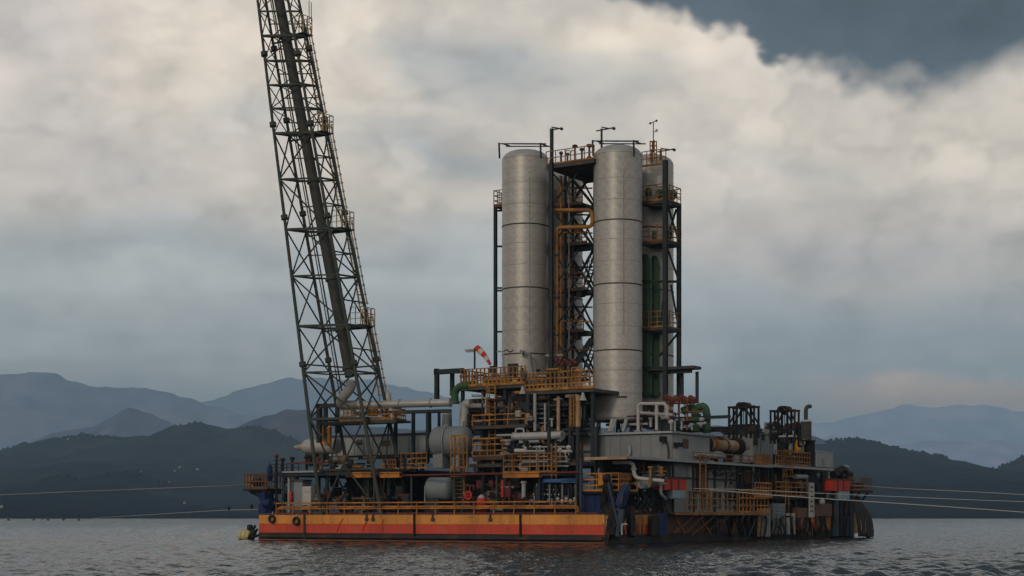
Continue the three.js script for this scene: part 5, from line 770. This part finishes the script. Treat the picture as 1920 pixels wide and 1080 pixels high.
{ // deckhouse under the walkway
  const u = -0.9, t = thing('deckhouse', 'grey panelled deckhouse with dark windows under the side walkway', 'deckhouse', S(1335, 962, u)); const yT = S(1335, 872, u).y, za = S(1262, 900, u).z, zb = S(1388, 900, u).z;
  part(t, 'wall', box(u - 3, u, DK + 0.05, yT, zb, za), M.paleGrey); for (const x of [1276, 1290, 1303, 1316, 1329, 1342, 1355, 1369]) part(t, 'wall_panel', bS(u + 0.05, x + 0.7, x + 12, 876, 898, 0.1), x % 3 ? M.paleGrey : M.white);
  for (const [x0, x1] of [[1293, 1307], [1316, 1331], [1338, 1352], [1361, 1381]]) { part(t, 'window', bS(u + 0.07, x0, x1, 921, 954, 0.1), M.glass); part(t, 'window_post', bS(u + 0.1, x1 + 1, x1 + 4, 918, 956, 0.12), M.paleGrey); }
  part(t, 'wall_panel', bS(u + 0.055, 1310, 1380, 903, 918, 0.1), M.paleGrey, 'pale upper panel'); part(t, 'cornice', bS(u + 0.16, 1262, 1388, 896.5, 899, 0.3), M.steel); part(t, 'brown_duct', bS(u + 0.4, 1312, 1328, 872, 925, 0.4), M.rustSteel, 'rusty duct on the wall');
  part(t, 'end_wall', bS(-0.6, 1388, 1414, 876, 960, 2.8), M.black); part(t, 'doorway', bS(-0.55, 1389, 1408, 884, 955, 0.1), M.rustSteel); part(t, 'pale_column', bS(-0.5, 1258, 1276, 872, 894, 1.2), M.grey);
}
{ // side gallery at deck level over rusty bracing
  const u = 0.9, y = S(1345, 961, u).y, z = (x) => S(x, 961, u).z, t = thing('side_gallery', 'yellow railed gallery along the side over rusty diagonal braces', 'platform', V(u, 0.4, z(1345)));
  part(t, 'gallery_deck', box(0.02, u, y - 0.14, y, z(1441), z(1266)), M.deck); part(t, 'edge_beam', box(u, u + 0.12, y - 0.22, y + 0.03, z(1441), z(1266)), M.amber);
  rail(t, [V(u, y, z(1288)), V(u, y, z(1382))], { mat: M.amber, h: 1.75, gap: 0.95, r: 0.04, mids: 2, kick: 0 }); rail(t, [V(u, y, z(1386)), V(u, y, z(1440))], { mat: M.orange, h: 1.9, gap: 0.8, r: 0.05, mids: 2, kick: 0.2 }); rail(t, [V(u, S(1430, 934, u).y, z(1416)), V(u, S(1430, 934, u).y, z(1446))], { mat: M.orange, h: 1.35, gap: 0.6, r: 0.06, mids: 2, kick: 0.3 });
  for (const [x0, y0, x1, y1] of [[1262, 1000, 1298, 968], [1278, 1002, 1318, 966], [1296, 1003, 1340, 966], [1322, 1000, 1360, 967], [1264, 970, 1284, 1000], [1310, 970, 1332, 1000]]) part(t, 'diagonal_brace', bar(S(x0, y0, 0.35), S(x1, y1, 0.7), 0.24, 0.12), M.rustSteel); part(t, 'red_patch', bS(0.2, 1350, 1366, 972, 1000, 0.1), M.darkRed);
  ladder(t, S(1318, 962, u + 0.1), S(1318, 850, u - 0.6), V(0, 0, 1), { mat: M.amber, width: 1.1, cage: false }); ladder(t, S(1329, 962, u + 0.15), S(1329, 915, u), V(0, 0, 1), { mat: M.yellow, width: 0.6, cage: false }); 
  for (const x of [1372, 1396, 1414]) part(t, 'hanger', bS(0.4, x, x + 6, 966, 1004, 0.3), M.black);
}
{ // turbine with its rings
  const a = S(1306, 831, -0.9), b = S(1402, 831, -0.9); b.y = a.y; const L = (k) => a.clone().lerp(b, k), t = thing('turbine_unit', 'beige horizontal turbine with dark rings and a cone end on the walkway', 'turbine', V(a.x, S(1350, 866, -0.9).y, (a.z + b.z) / 2));
  part(t, 'casing', cyl(L(0.08), L(0.72), 0.52, 0.52, 24), M.beige); part(t, 'ring', cyl(L(0.1), L(0.17), 0.72, 0.72, 24), M.black, 'dark ring'); part(t, 'ring', cyl(L(0.27), L(0.31), 0.64, 0.64, 24), M.orange, 'orange ring'); part(t, 'ring', cyl(L(0.72), L(0.8), 0.78, 0.78, 24), M.black, 'dark ring by the cone'); part(t, 'ring', cyl(L(0.5), L(0.53), 0.58, 0.58, 24), M.rustSteel); part(t, 'cone_end', cyl(L(0.81), L(1.02), 0.58, 0.14, 20), M.beige); part(t, 'intake', cyl(L(0), L(0.09), 0.46, 0.5, 20), M.rustSteel);
  for (const k of [0.22, 0.6]) { const p = L(k); part(t, 'saddle', box(p.x - 0.4, p.x + 0.4, p.y - 1.4, p.y - 0.4, p.z - 0.15, p.z + 0.15), M.steel); } part(t, 'top_box', [box(a.x - 0.3, a.x + 0.3, a.y + 0.48, a.y + 0.75, L(0.46).z, L(0.38).z)], M.rustSteel);
  const c = S(1303, 851, -0.1), d = S(1356, 851, -0.1); d.y = c.y; const q = thing('silver_side_pipe', 'short bright silver pipe lying on the walkway in front of the turbine', 'pipe', V(c.x, c.y - 0.6, c.z)); part(q, 'pipe_run', cyl(c, d, 0.24, 0.24, 16), M.clad); for (const k of [0.1, 0.5, 0.9]) part(q, 'band', cyl(c.clone().lerp(d, k), c.clone().lerp(d, k + 0.03), 0.28, 0.28, 16), M.dullClad); for (const k of [0.2, 0.75]) { const p = c.clone().lerp(d, k); part(q, 'saddle', box(p.x - 0.2, p.x + 0.2, p.y - 0.7, p.y - 0.15, p.z - 0.1, p.z + 0.1), M.steel); }
}
{ // twin gantry frames
  const make = (x0, x1, y0, y1, w, lb) => { const a = B(x0, y1, w), b = B(x1, y1, w), yT = B(x0, y0 + 9, w).y, D = 0.9, t = thing('gantry_frame', lb, 'gantry', V((a.x + b.x) / 2, a.y, -w), 'dark gantry frames with humped tops'); const s = 0.15;
    for (const z of [-w, -w - D]) for (const x of [a.x + 0.1, lerp(a.x, b.x, 0.32), lerp(a.x, b.x, 0.68), b.x - 0.1]) part(t, 'gantry_post', bar(V(x, a.y, z), V(x, yT, z), x > a.x + 0.2 && x < b.x - 0.2 ? 0.17 : s), M.black);
    for (const z of [-w, -w - D]) { part(t, 'top_beam', bar(V(a.x, yT, z), V(b.x, yT, z), 0.18), M.black); part(t, 'brace', [bar(V(a.x + 0.1, lerp(a.y, yT, 0.45), z), V(lerp(a.x, b.x, 0.32), lerp(a.y, yT, 0.9), z), 0.12), bar(V(b.x - 0.1, lerp(a.y, yT, 0.45), z), V(lerp(a.x, b.x, 0.68), lerp(a.y, yT, 0.9), z), 0.12), bar(V(a.x, lerp(a.y, yT, 0.42), z), V(b.x, lerp(a.y, yT, 0.42), z), 0.12)], M.black); }
    const sh = new THREE.Shape(), m = (a.x + b.x) / 2, hw = (b.x - a.x) * 0.25, yt = B(x0, y0, w).y; sh.moveTo(m - hw, yT); sh.lineTo(m - hw * 0.7, yt - 0.08); sh.lineTo(m - hw * 0.4, yt); sh.lineTo(m + hw * 0.4, yt); sh.lineTo(m + hw * 0.7, yt - 0.08); sh.lineTo(m + hw, yT); sh.lineTo(m + hw * 0.6, yT); sh.lineTo(m + hw * 0.4, yt - 0.25); sh.lineTo(m - hw * 0.4, yt - 0.25); sh.lineTo(m - hw * 0.6, yT); part(t, 'hump', new THREE.ExtrudeGeometry(sh, { depth: D, bevelEnabled: false }).translate(0, 0, -w - D), M.black);
    part(t, 'hoist', [box(m - 0.12, m + 0.12, yT - 0.35, yT - 0.1, -w - 0.6, -w - 0.3), cyl(V(m, yT - 0.3, -w - 0.45), V(m, a.y + 0.6, -w - 0.45), 0.04), box(m - 0.3, m + 0.2, a.y + 0.2, a.y + 0.7, -w - 0.7, -w - 0.2)], M.steel); return t; };
  make(1365, 1416, 755, 822, 20, 'humped dark gantry frame, the larger one nearer the green goosenecks'); make(1443, 1492, 762, 832, 27, 'humped dark gantry frame, the one beside the exhaust stack');
}
{ // plant behind the walkway
  const t = thing('plant_room', 'grey louvred plant room standing between the two gantry frames', 'container', S(1430, 868, -1.6)); part(t, 'wall', bS(-1.6, 1412, 1449, 812, 868, 3), M.grey); for (let x = 1415; x < 1446; x += 6) part(t, 'wall_rib', bS(-1.55, x, x + 1.6, 814, 866, 0.1), M.grey); part(t, 'roof', bS(-1.5, 1411, 1450, 809, 812, 3.2), M.boom); part(t, 'annex', bS(-2.6, 1386, 1412, 830, 868, 1.6), M.tank);
  const g = thing('generator_set', 'dark generator block with pale posts below the right gantry frame', 'generator', S(1482, 874, -1.6)); part(g, 'block', bS(-1.8, 1452, 1512, 830, 875, 3), M.black); for (const x of [1453, 1482]) part(g, 'pale_post', bS(-1.5, x, x + 4, 824, 852, 0.2), M.paleGrey); part(g, 'top_frame', bS(-1.4, 1446, 1516, 820, 824, 2.8), M.steel); part(g, 'grey_panel', bS(-1.6, 1490, 1508, 826, 850, 0.2), M.grey); part(g, 'orange_hood', [lathe([[0.01, 0.9], [0.2, 0.7], [0.34, 0.1], [0.34, -0.4], [0.01, -0.4]], S(1496, 840, -1.1), 10)], M.orange); hbeam(g, 1446, 1492, 818, 27, 0.16, M.paleGrey);
  for (const [x, y] of [[1440, 806], [1456, 800], [1463, 806], [1478, 803], [1494, 800], [1502, 806]]) part(g, 'roof_unit', lathe([[0.01, 0.5], [0.35, 0.4], [0.42, 0], [0.2, -0.3], [0.2, -0.9], [0.01, -0.9]], S(x, y, -2.2), 12), M.black);
}
{
  const f = (x, y) => S(x, y, -1.3), a = f(1511.5, 826), t = thing('exhaust_stack', 'dark exhaust stack with a bent thin pipe on top at the right', 'exhaust stack', f(1516, 872)); const cyl2 = (x, y0, y1, r, m, n) => part(t, n, cyl(f(x, y1), f(x, y0), r, r, 18), m);
  cyl2(1511.5, 790, 826, 0.52, M.flare, 'silencer'); cyl2(1519, 826, 872, 0.46, M.black, 'lower_stack'); part(t, 'cap', lathe([[0.01, 0.2], [0.3, 0.15], [0.54, 0], [0.54, -0.1], [0.01, -0.1]], f(1511.5, 790), 18), M.paleGrey); part(t, 'tail_pipe', tubeCurve([f(1511, 788), f(1511, 775), f(1511.5, 767), f(1515, 762), f(1519, 762)], 0.2, 20, 10), M.boom); cyl2(1519, 825, 828, 0.54, M.boom, 'flange');
  const w = thing('white_box', 'plain white box standing at the right edge above the far walkway', 'container', S(1546, 876, -0.8)); part(w, 'box_body', bS(-0.8, 1531, 1562, 848, 876, 2), M.paleGrey); part(w, 'lid', bS(-0.75, 1530, 1563, 846.5, 848, 2.1), M.white); part(w, 'stain', bS(-0.77, 1540, 1546, 860, 874, 0.1), M.grey);
}
{ // machinery space under the far walkway
  const t = thing('far_machinery', 'dark tangle of machinery under the far walkway with amber rails', 'machinery', S(1500, 962, -0.6)); part(t, 'backing', bS(-2.4, 1414, 1600, 880, 964, 0.4), M.black); const r = rng(77);
  for (let i = 0; i < 90; i++) { const x = 1418 + 180 * r(), y = 884 + 74 * r(), u = -1.6 + 1.9 * r(), p = S(x, y, u), m = [M.black, M.steel, M.black, M.rustSteel, M.darkRed, M.grey, M.steelBlue, M.black][Math.floor(r() * 8)], k = r(); if (k < 0.4) part(t, 'pipe_riser', cyl(p, p.clone().add(V(0, -0.6 - 1.4 * r(), 0)), 0.06 + 0.12 * r(), 0.1), m); else if (k < 0.65) part(t, 'pipe_run', cyl(p, p.clone().add(V(0, 0, -0.6 - 1.6 * r())), 0.06 + 0.1 * r()), m); else if (k < 0.85) part(t, 'valve', lathe([[0.01, 0.22], [0.2, 0.12], [0.22, -0.1], [0.08, -0.3], [0.01, -0.3]], p, 8), m); else part(t, 'junction_box', box(p.x - 0.2, p.x + 0.25, p.y - 0.35, p.y + 0.3, p.z - 0.35, p.z + 0.35), m); }
  part(t, 'pale_drum', cyl(S(1490, 894, 0), S(1512, 894, 0), 0.22, 0.22, 12), M.paleGrey); const y = S(1485, 932, 0.4).y, z = (x) => S(x, 932, 0.4).z; rail(t, [V(0.4, y, z(1455)), V(0.4, y, z(1520))], { mat: M.amber, h: 1.35, gap: 1.1, r: 0.05, mids: 2, kick: 0.25 }); part(t, 'gallery_deck', box(-0.6, 0.45, y - 0.2, y, z(1600), z(1414)), M.black); ladder(t, V(0.5, DK - 0.2, z(1474)), V(0.5, y + 1.6, z(1474)), V(0, 0, 1), { mat: M.yellow, width: 0.8, cage: false });
  for (const [x, yy] of [[1572, 884], [1580, 880], [1586, 886], [1566, 890], [1578, 893]]) { const p = S(x, yy, 0.2); part(t, 'winch', [cyl(p.clone().add(V(0, 0, -0.4)), p.clone().add(V(0, 0, 0.4)), 0.36, 0.36, 12)], M.black); } part(t, 'pipe_run', cyl(S(1582, 875, 0), S(1590, 875, 0), 0.12), M.paleGrey);
}
{ // waterline on the right: piles, louvres, tank, red plates, hoses
  const t = thing('slatted_fender', 'pale upright slatted fender boards at the waterline below the amber gallery', 'fender', S(1434, 1004, 0.7)); for (let i = 0; i < 6; i++) part(t, 'slat', bS(0.7 + 0.03 * (i % 2), 1423 + i * 3.8, 1425.6 + i * 3.8, 953, 1006, 0.18), i < 2 ? M.tan : M.dullClad); part(t, 'backing', bS(0.5, 1422, 1446, 955, 1004, 0.2), M.black);
  const l = thing('louvre_panel', 'grey louvred panel hanging by the waterline right of the slatted fender', 'panel', S(1461, 1000, 0.7)); part(l, 'panel_body', bS(0.6, 1449, 1472, 944, 1002, 0.5), M.tank); for (let y = 948; y < 1000; y += 7) part(l, 'louvre', bS(0.66, 1450, 1471, y, y + 2.6, 0.12), M.tank);
  const w = thing('white_fender_tubes', 'pair of pale upright tubes at the waterline beside the louvred panel', 'fender', S(1482, 1000, 0.7)); for (const x of [1477, 1487]) part(w, 'tube', cyl(S(x, 1002, 0.7), S(x, 962, 0.7), 0.22, 0.22, 12), M.dullClad); part(w, 'ring', cyl(S(1477, 970, 0.7), S(1477, 967, 0.7), 0.3, 0.3, 12), M.black);
  const r = thing('rusty_thruster', 'rusty thruster casing with a dark round mouth at the waterline', 'thruster', S(1507, 1002, 0.9)); const p = S(1507, 984, 0.9); part(r, 'casing', [cyl(p.clone().add(V(-1, 0, 0)), p.clone().add(V(0.2, 0, 0)), 0.72, 0.72, 22, true), bS(0.8, 1496, 1519, 952, 972, 0.6)], M.rustSteel); part(r, 'mouth', cyl(p.clone().add(V(0.05, 0, 0)), p.clone().add(V(0.12, 0, 0)), 0.55, 0.55, 20), M.black); part(r, 'foot', bS(0.6, 1496, 1520, 996, 1004, 0.5), M.rustSteel);
  const q = thing('draught_board', 'tall white marker board standing on the side before the far machinery', 'sign board', S(1522, 968, 1.0)); part(q, 'board', bS(1.0, 1518, 1527, 905, 970, 0.1), M.white); for (let i = 0; i < 6; i++) part(q, 'mark', bS(1.03, 1520, 1525 - (i % 2), 912 + i * 9, 914.5 + i * 9, 0.05), M.steel); part(q, 'post', bar(S(1522, 1000, 0.9), S(1522, 905, 0.9), 0.12), M.tan);
  const b = thing('white_buoy', 'small round white buoy hung beside the marker board', 'buoy', S(1541, 946, 1.0)); part(b, 'buoy_ball', new THREE.SphereGeometry(0.3, 18, 12).translate(...S(1541, 941, 1.0).toArray()), M.white); part(b, 'collar', cyl(S(1541, 936, 1.0), S(1541, 933, 1.0), 0.1), M.paleGrey);
  const d = thing('red_side_plates', 'orange red ribbed plates on the hull side near the right end', 'fender', S(1541, 992, 0.5)); for (let i = 0; i < 4; i++) part(d, 'plate', bS(0.5, 1524 + i * 9, 1530.5 + i * 9, 968, 994, 0.2), i % 2 ? M.orange : M.red); for (let i = 0; i < 3; i++) part(d, 'rib', bS(0.62, 1530.6 + i * 9, 1532.6 + i * 9, 945, 996, 0.3), M.rustSteel); part(d, 'cross_frame', bS(0.7, 1521, 1560, 944, 968, 0.1).translate(0, 0, 0), M.rustSteel);
  const e = thing('blue_piles', 'dark blue upright piles at the right end of the barge', 'pile', S(1580, 1002, 0.8)); for (const [x, m] of [[1566, M.steelBlue], [1574, M.black], [1584, M.black], [1594, M.steelBlue]]) part(e, 'pile', cyl(S(x, 1006, 0.8), S(x, 935, 0.6), 0.34, 0.34, 14), m); part(e, 'cap_beam', bS(0.8, 1560, 1600, 934, 940, 0.8), M.black); part(e, 'tan_plate', bS(1.0, 1602, 1608, 955, 1000, 0.2), M.tan);
  const h = thing('black_hoses', 'bundle of thick black hoses curving down into the water at the right end', 'hoses', S(1620, 1004, 1.5)); for (const [x0, x1, k] of [[1598, 1612, 0], [1602, 1620, 1], [1607, 1628, 2], [1611, 1634, 3]]) part(h, 'hose', tubeCurve([S(x0, 935, 0.4), S(x0 + 4, 946, 1.2 + k * 0.2), S(x1 - 3, 972, 2 + k * 0.25), S(x1 + 1, 1006, 2.2 + k * 0.3)], 0.2, 24, 10), M.rubber); for (const [x, y] of [[1618, 1000], [1628, 1003], [1633, 996]]) part(h, 'float', new THREE.SphereGeometry(0.32, 12, 8).translate(...S(x, y, 2.6).toArray()), M.rubber);
  const k = thing('end_basket', 'rusty railed basket at the far right end of the barge', 'platform', S(1608, 918, 1)); const y = S(1608, 920, 1).y, z = (x) => S(x, 920, 0.6).z; part(k, 'basket_floor', box(-1.6, 1.6, y - 0.2, y, z(1619), z(1596)), M.black); rail(k, [V(-1.4, y, z(1596)), V(1.5, y, z(1597)), V(1.5, y, z(1618))], { mat: M.rustSteel, h: 1.25, gap: 0.5, r: 0.06, mids: 2, kick: 0.2 }); part(k, 'winch_drum', cyl(V(0.6, y + 0.55, z(1602)), V(0.6, y + 0.55, z(1612)), 0.45, 0.45, 14), M.black); part(k, 'strut', [bar(V(1.3, y - 0.1, z(1600)), V(0.1, y - 1.6, z(1600)), 0.16), bar(V(1.3, y - 0.1, z(1616)), V(0.1, y - 1.6, z(1616)), 0.16)], M.black);
}

{ // fine pipework, cables and rails over the right-hand side
  const t = thing('side_pipework', 'tangle of thin pipes, cables and valves along the side under the walkway', 'pipes', S(1330, 962, 0.2)), r = rng(911), ms = [M.black, M.steel, M.rustSteel, M.black, M.amber, M.dullClad, M.black];
  for (let i = 0; i < 7; i++) { const x = 1300 + 135 * r(), y = 874 + 46 * r(), u = -0.6 + 0.7 * r(), p = S(x, y, u), q = S(Math.min(1445, x + 20 + 60 * r()), y, u); q.y = p.y; part(t, 'pipe_run', cyl(p, q, 0.035 + 0.05 * r(), 0.06, 8), ms[i % 7]); }
  for (let i = 0; i < 16; i++) { const x = 1384 + 58 * r(), u = -0.5 + 0.8 * r(), p = S(x, 872 + 20 * r(), u), q = S(x, 905 + 50 * r(), u); part(t, 'pipe_riser', cyl(p, V(p.x, q.y, p.z), 0.035 + 0.06 * r(), 0.06, 8), ms[(i * 3) % 7]); }
  for (let i = 0; i < 14; i++) { const p = S(1340 + 100 * r(), 880 + 74 * r(), -0.2 + 0.5 * r()), s = 0.09 + 0.1 * r(); part(t, 'valve', lathe([[0.01, s], [s, s * 0.5], [s * 1.1, -s], [s * 0.4, -s * 1.6], [0.01, -s * 2]], p, 8), ms[(i * 5) % 7]); }
  for (let i = 0; i < 12; i++) { const x = 1270 + 165 * r(); part(t, 'cable', tubeCurve([S(x, 870, 0.1), S(x + 8, 884 + 8 * r(), 0.3), S(x + 18 + 14 * r(), 874 + 20 * r(), 0.2), S(x + 24, 912 + 36 * r(), 0.15)], 0.035, 16, 6), M.black); }
  const h = thing('hull_side_gear', 'black hoses, chains and rusty frames hanging down the right side to the water', 'hoses', S(1390, 985, 0.4));
  for (let i = 0; i < 30; i++) { const x = 1345 + 255 * r(), y = 962 + 8 * r(), x2 = x + (r() - 0.5) * 16; part(h, 'hose', tubeCurve([S(x, y, 0.35), S(x + (r() - 0.5) * 10, 975, 0.7 + 0.5 * r()), S(x2, 1006, 0.6 + 0.6 * r())], 0.05 + 0.08 * r(), 12, 7), i % 6 ? M.black : M.steel); }
  for (let i = 0; i < 12; i++) { const x = 1350 + 236 * r(), dx = (r() - 0.5) * 40; part(h, 'frame_bar', bar(S(x, 966, 0.5), S(x + dx, 1002, 0.6), 0.1 + 0.12 * r()), [M.black, M.black, M.rustSteel, M.black][i % 4]); }
  const k = thing('roof_pipework', 'dark valves and thin pipes crowded on the roof of the grey container', 'pipes', B(1220, 806, 12.5));
  clutter(k, 733, 11.5, 15, 1130, 1320, 770, 806, 46, [M.black, M.steel, M.paleGrey, M.rustSteel, M.black, M.darkRed]); clutter(k, 734, 26, 30, 1400, 1510, 796, 826, 22, [M.black, M.steel, M.black, M.rustSteel, M.grey]);
}

// ---------------------------------------------------------------- mooring lines, floats and far markers
function line(label, pts, r, mat = M.rope) { const c = new THREE.CatmullRomCurve3(pts), g = new THREE.TubeGeometry(c, 60, r, 6); const m = new THREE.Mesh(clean(g), mat); m.name = numbered('mooring_line'); tag(m, label, 'mooring line'); m.castShadow = m.receiveShadow = true; scene.add(m); return m; }
const Wd = (px, py, z) => P(px, py, DIST - z);
line('thick pale mooring line from the bow basket out to the left', [toWorld(B(470, 909, 1.2)), Wd(400, 912, -14), Wd(250, 918, -5), Wd(100, 924, 5), Wd(-60, 932, 15), Wd(-400, 965, 36)], 0.045);
line('thin mooring line sinking from the bow into the lake at the left', [toWorld(B(488, 955, 1.2)), Wd(430, 956.5, -30), Wd(330, 962, -62), Wd(250, 967, -110), Wd(185, 971, -180), Wd(150, 977, -260)], 0.03);
line('uppermost of the three pale mooring lines leaving at the right', [toWorld(S(1592, 909, 1.0)), Wd(1700, 916.5, -18), Wd(1800, 921, -10), Wd(1925, 928, 0), Wd(2200, 950, 20)], 0.036);
line('middle and faintest of the three mooring lines leaving at the right', [toWorld(S(1300, 916, 1.6)), Wd(1420, 919, -10), Wd(1560, 926, -9), Wd(1700, 932, -8), Wd(1830, 937.5, -6), Wd(1925, 941, -5), Wd(2200, 958, 0)], 0.026);
line('lowest of the three pale mooring lines, crossing before the deckhouse', [toWorld(S(1330, 918, 1.9)), Wd(1450, 928.5, -8), Wd(1560, 936, -7), Wd(1700, 945, -5), Wd(1830, 954, -3), Wd(1925, 961, 0), Wd(2200, 985, 8)], 0.036);
for (const [px, py, lb] of [[429, 953, 'small black float on the thin mooring line, the one further from the bow'], [472, 950, 'small black float on the thin mooring line, the one right at the bow']]) { const p = Wd(px, py, px === 429 ? -30 : -21), g = new THREE.Group(); g.name = numbered('line_float'); tag(g, lb, 'float', 'black floats on the mooring line'); g.position.copy(p); const b = new THREE.Mesh(new THREE.SphereGeometry(0.16, 14, 10), M.rubber); b.name = 'float_ball'; const k = new THREE.Mesh(clean(new THREE.CylinderGeometry(0.05, 0.05, 0.5, 8)), M.rubber); k.name = 'float_pin'; g.add(b, k); scene.add(g); }
{
  const proto = new THREE.Group(); proto.name = 'marker_buoy'; const a = new THREE.Mesh(lathe([[0.01, 0.9], [0.5, 0.7], [0.75, 0.1], [0.6, -0.4], [0.01, -0.5]], V(0, 0, 0), 14), M.rubber); a.name = 'buoy_body'; const b = new THREE.Mesh(clean(new THREE.CylinderGeometry(0.1, 0.12, 2.2, 8).translate(0, 1.6, 0)), M.rubber); b.name = 'pole'; const c = new THREE.Mesh(clean(box(-0.45, 0.45, 2.2, 2.9, -0.05, 0.05)), M.rubber); c.name = 'flag_plate'; proto.add(a, b, c);
  [[16, 'at the very left edge of the water'], [63, 'second from the left edge of the water'], [79, 'third from the left, thin and alone'], [90, 'fourth from the left, close to the third'], [119, 'fifth from the left edge'], [148, 'nearest the barge of the distant row']].forEach(([px, lb], i) => { const o = i ? proto.clone() : proto; o.name = numbered('marker_buoy'); const p = P(px, 0, 780 + (i * 37) % 90); o.position.set(p.x, 0, p.z); o.scale.setScalar(i === 2 ? 0.7 : 1.0); o.userData = { label: `tiny dark marker buoy far off, ${lb}`, category: 'buoy', group: 'distant marker buoys' }; scene.add(o); });
}
renderer.render(scene, camera);
